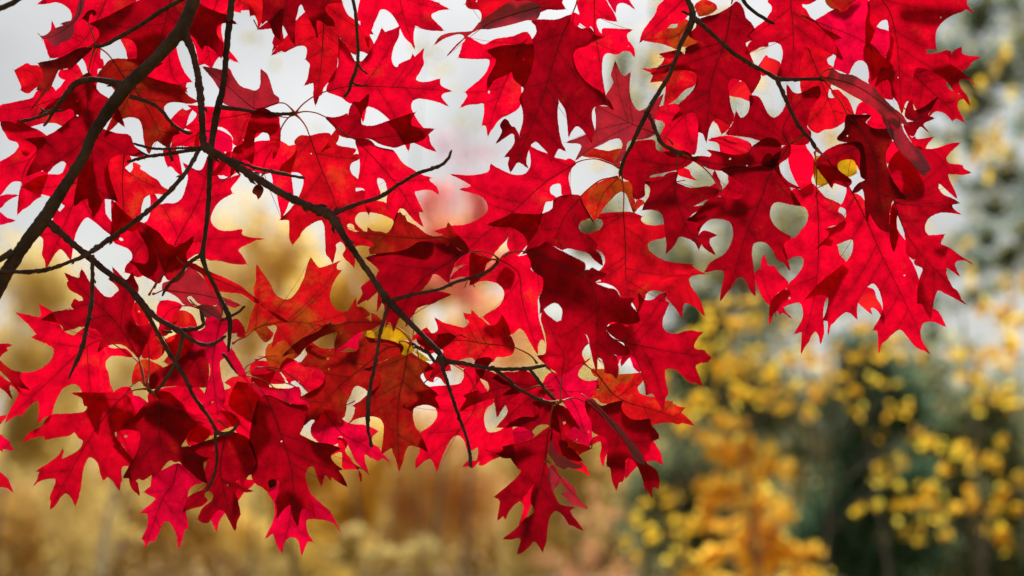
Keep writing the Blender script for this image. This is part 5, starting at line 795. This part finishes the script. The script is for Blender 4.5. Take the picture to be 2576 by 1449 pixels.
tree('tall_tree', 'blurred thin grey tree at the right edge, its fine twigs against white sky', 24, 2640, blob(2500, 660, 170, 150, 1500, 34, 15, (.12, .32)) + blob(2330, 790, 90, 130, 420, 14, 46, (.12, .3)), .08, GREYG, 25, .05, top=350, limbs=False)
tree('pine_tree', 'blurred dark green conifer on the lower right, behind yellow leaves', 15, 2190, blob(2190, 1040, 150, 240, 3600, 24, 16, (.25, .5)) + blob(2230, 1330, 240, 200, 5000, 22, 47, (.25, .5)), .12, CONIF, 26, .04, mat=NEEDLE, thin=.34, top=800, limbs=False, dens=1.6)
tree('pine_tree', 'blurred dark green conifer in the lower right corner', 17, 2560, blob(2450, 1150, 190, 200, 3400, 24, 17, (.25, .5)) + blob(2470, 1370, 220, 160, 3800, 18, 48, (.25, .5)), .13, CONIF + OLIVE[:1], 27, .04, mat=NEEDLE, thin=.36, top=900, limbs=False, dens=1.6)
tree('pine_tree', 'blurred grey green conifer behind the lowest leaves of the right branch', 19, 1840, blob(1840, 920, 230, 230, 3200, 26, 18, (.25, .5)) + blob(1760, 1280, 230, 220, 4200, 22, 49, (.25, .5)), .14, CONIF + GREYG[:2] + OLIVE[:2], 28, .04, mat=NEEDLE, thin=.4, top=650, limbs=False, dens=1.6)
# yellow leaved trees nearer by
SP = (.07, .17)
tree('hazel_tree', 'blurred yellow leaved tree, single leaves as discs, before the dark conifers', 9.5, 2060, blob(1900, 850, 280, 150, 170, 30, 19, SP) + blob(2130, 900, 190, 130, 120, 20, 50, SP) + blob(2330, 1010, 260, 190, 90, 20, 51, SP), .053, YELLOW, 29, .018, top=700, thin=.95)
tree('hazel_tree', 'blurred yellow leaved tree in the lower right corner, leaves hanging in short sprays', 9, 2420, blob(2320, 1230, 240, 190, 150, 26, 20, SP) + blob(2500, 900, 110, 200, 120, 18, 52, SP) + blob(2510, 1250, 110, 220, 150, 18, 53, SP), .052, YELLOW + AMBER[:1], 30, .018, top=760, thin=.95)
tree('amber_shrub', 'blurred bright amber shrub at the lower edge, right of the middle', 10.5, 1880, blob(1870, 1240, 170, 180, 680, 44, 21, (.10, .24)) + blob(1890, 1420, 240, 110, 720, 36, 54, (.10, .26)) + blob(1830, 1110, 100, 80, 130, 8, 55, (.16, .34)), .062, AMBER, 31, .018, cat='shrub', thin=.95)
tree('hazel_tree', 'blurred yellow leaves behind the lower right leaf mass, down beside the amber shrub', 11, 1700, blob(1760, 960, 170, 190, 240, 30, 22, SP) + blob(1660, 1330, 140, 130, 110, 16, 56, SP) + blob(1990, 980, 130, 130, 130, 16, 57, SP), .055, YELLOW, 32, .018, top=820, thin=.95)
tree('aspen_tree', 'blurred thin tree with few olive yellow leaves scattered over the white sky', 13, 1060, [(640, 100, 26, 14, 5), (685, 160, 22, 10, 4), (1085, 140, 40, 40, 9), (1110, 175, 30, 20, 6), (1170, 310, 40, 30, 9), (1040, 120, 18, 22, 3), (620, 95, 12, 8, 3), (1150, 220, 20, 20, 3), (800, 320, 20, 12, 3)], .06, [(.5, .42, .05, 2), (.42, .32, .06, 1)], 33, .01, top=60, thin=.7, limbs=False)
tree('aspen_tree', 'blurred tree with yellow leaves showing through gaps of the upper right leaf mass', 12, 1840, blob(1780, 190, 190, 240, 150, 26, 23, SP) + blob(2250, 330, 260, 330, 130, 26, 58, SP) + blob(1560, 520, 120, 200, 50, 12, 59, SP) + blob(2480, 250, 110, 260, 90, 16, 60, SP) + blob(2550, 780, 70, 130, 120, 14, 61, SP) + blob(2400, 640, 90, 130, 26, 7, 62, SP), .075, YELLOW + OLIVE[:2], 34, .03, top=-60, thin=.95)
# woods far behind, one mass
def mass(name, label, d, cl, size, pal, seed, dens=2.4):
    og = at(1288, 900, d); o = foliage(name, cl, d, size, pal, BGM, None, og, seed, .7, .6, dens) if False else None
    e = Vector((0, d, 0)); r = foliage_at(name, cl, d, size, pal, seed, dens, e)
    r['kind'] = 'stuff'; r['label'] = label; return r
def foliage_at(name, cl, d, size, pal, seed, dens, og):
    class Z: pass
    h = bpy.data.objects.new('tmp', None)
    o = foliage(name, cl, d, size, pal, BGM, h, og, seed, .7, .6, dens)
    o.parent = None; o.location = og; bpy.data.objects.remove(h); return o
mass('woodland', 'autumn woods far behind, blurred to brown and gold', 62, [(x, 1330 + 60 * math.sin(x * .01), 150, 260, 1100) for x in range(-700, 3300, 130)], .34, OLIVE + GOLD + ORANGE[:1], 91)
mass('woodland', 'grey green woods far behind on the right', 50, [(x, 1080 + 90 * math.sin(x * .013), 150, 240, 700) for x in range(1350, 3300, 130)], .30, GREYG[:2] + OLIVE[:2], 92)
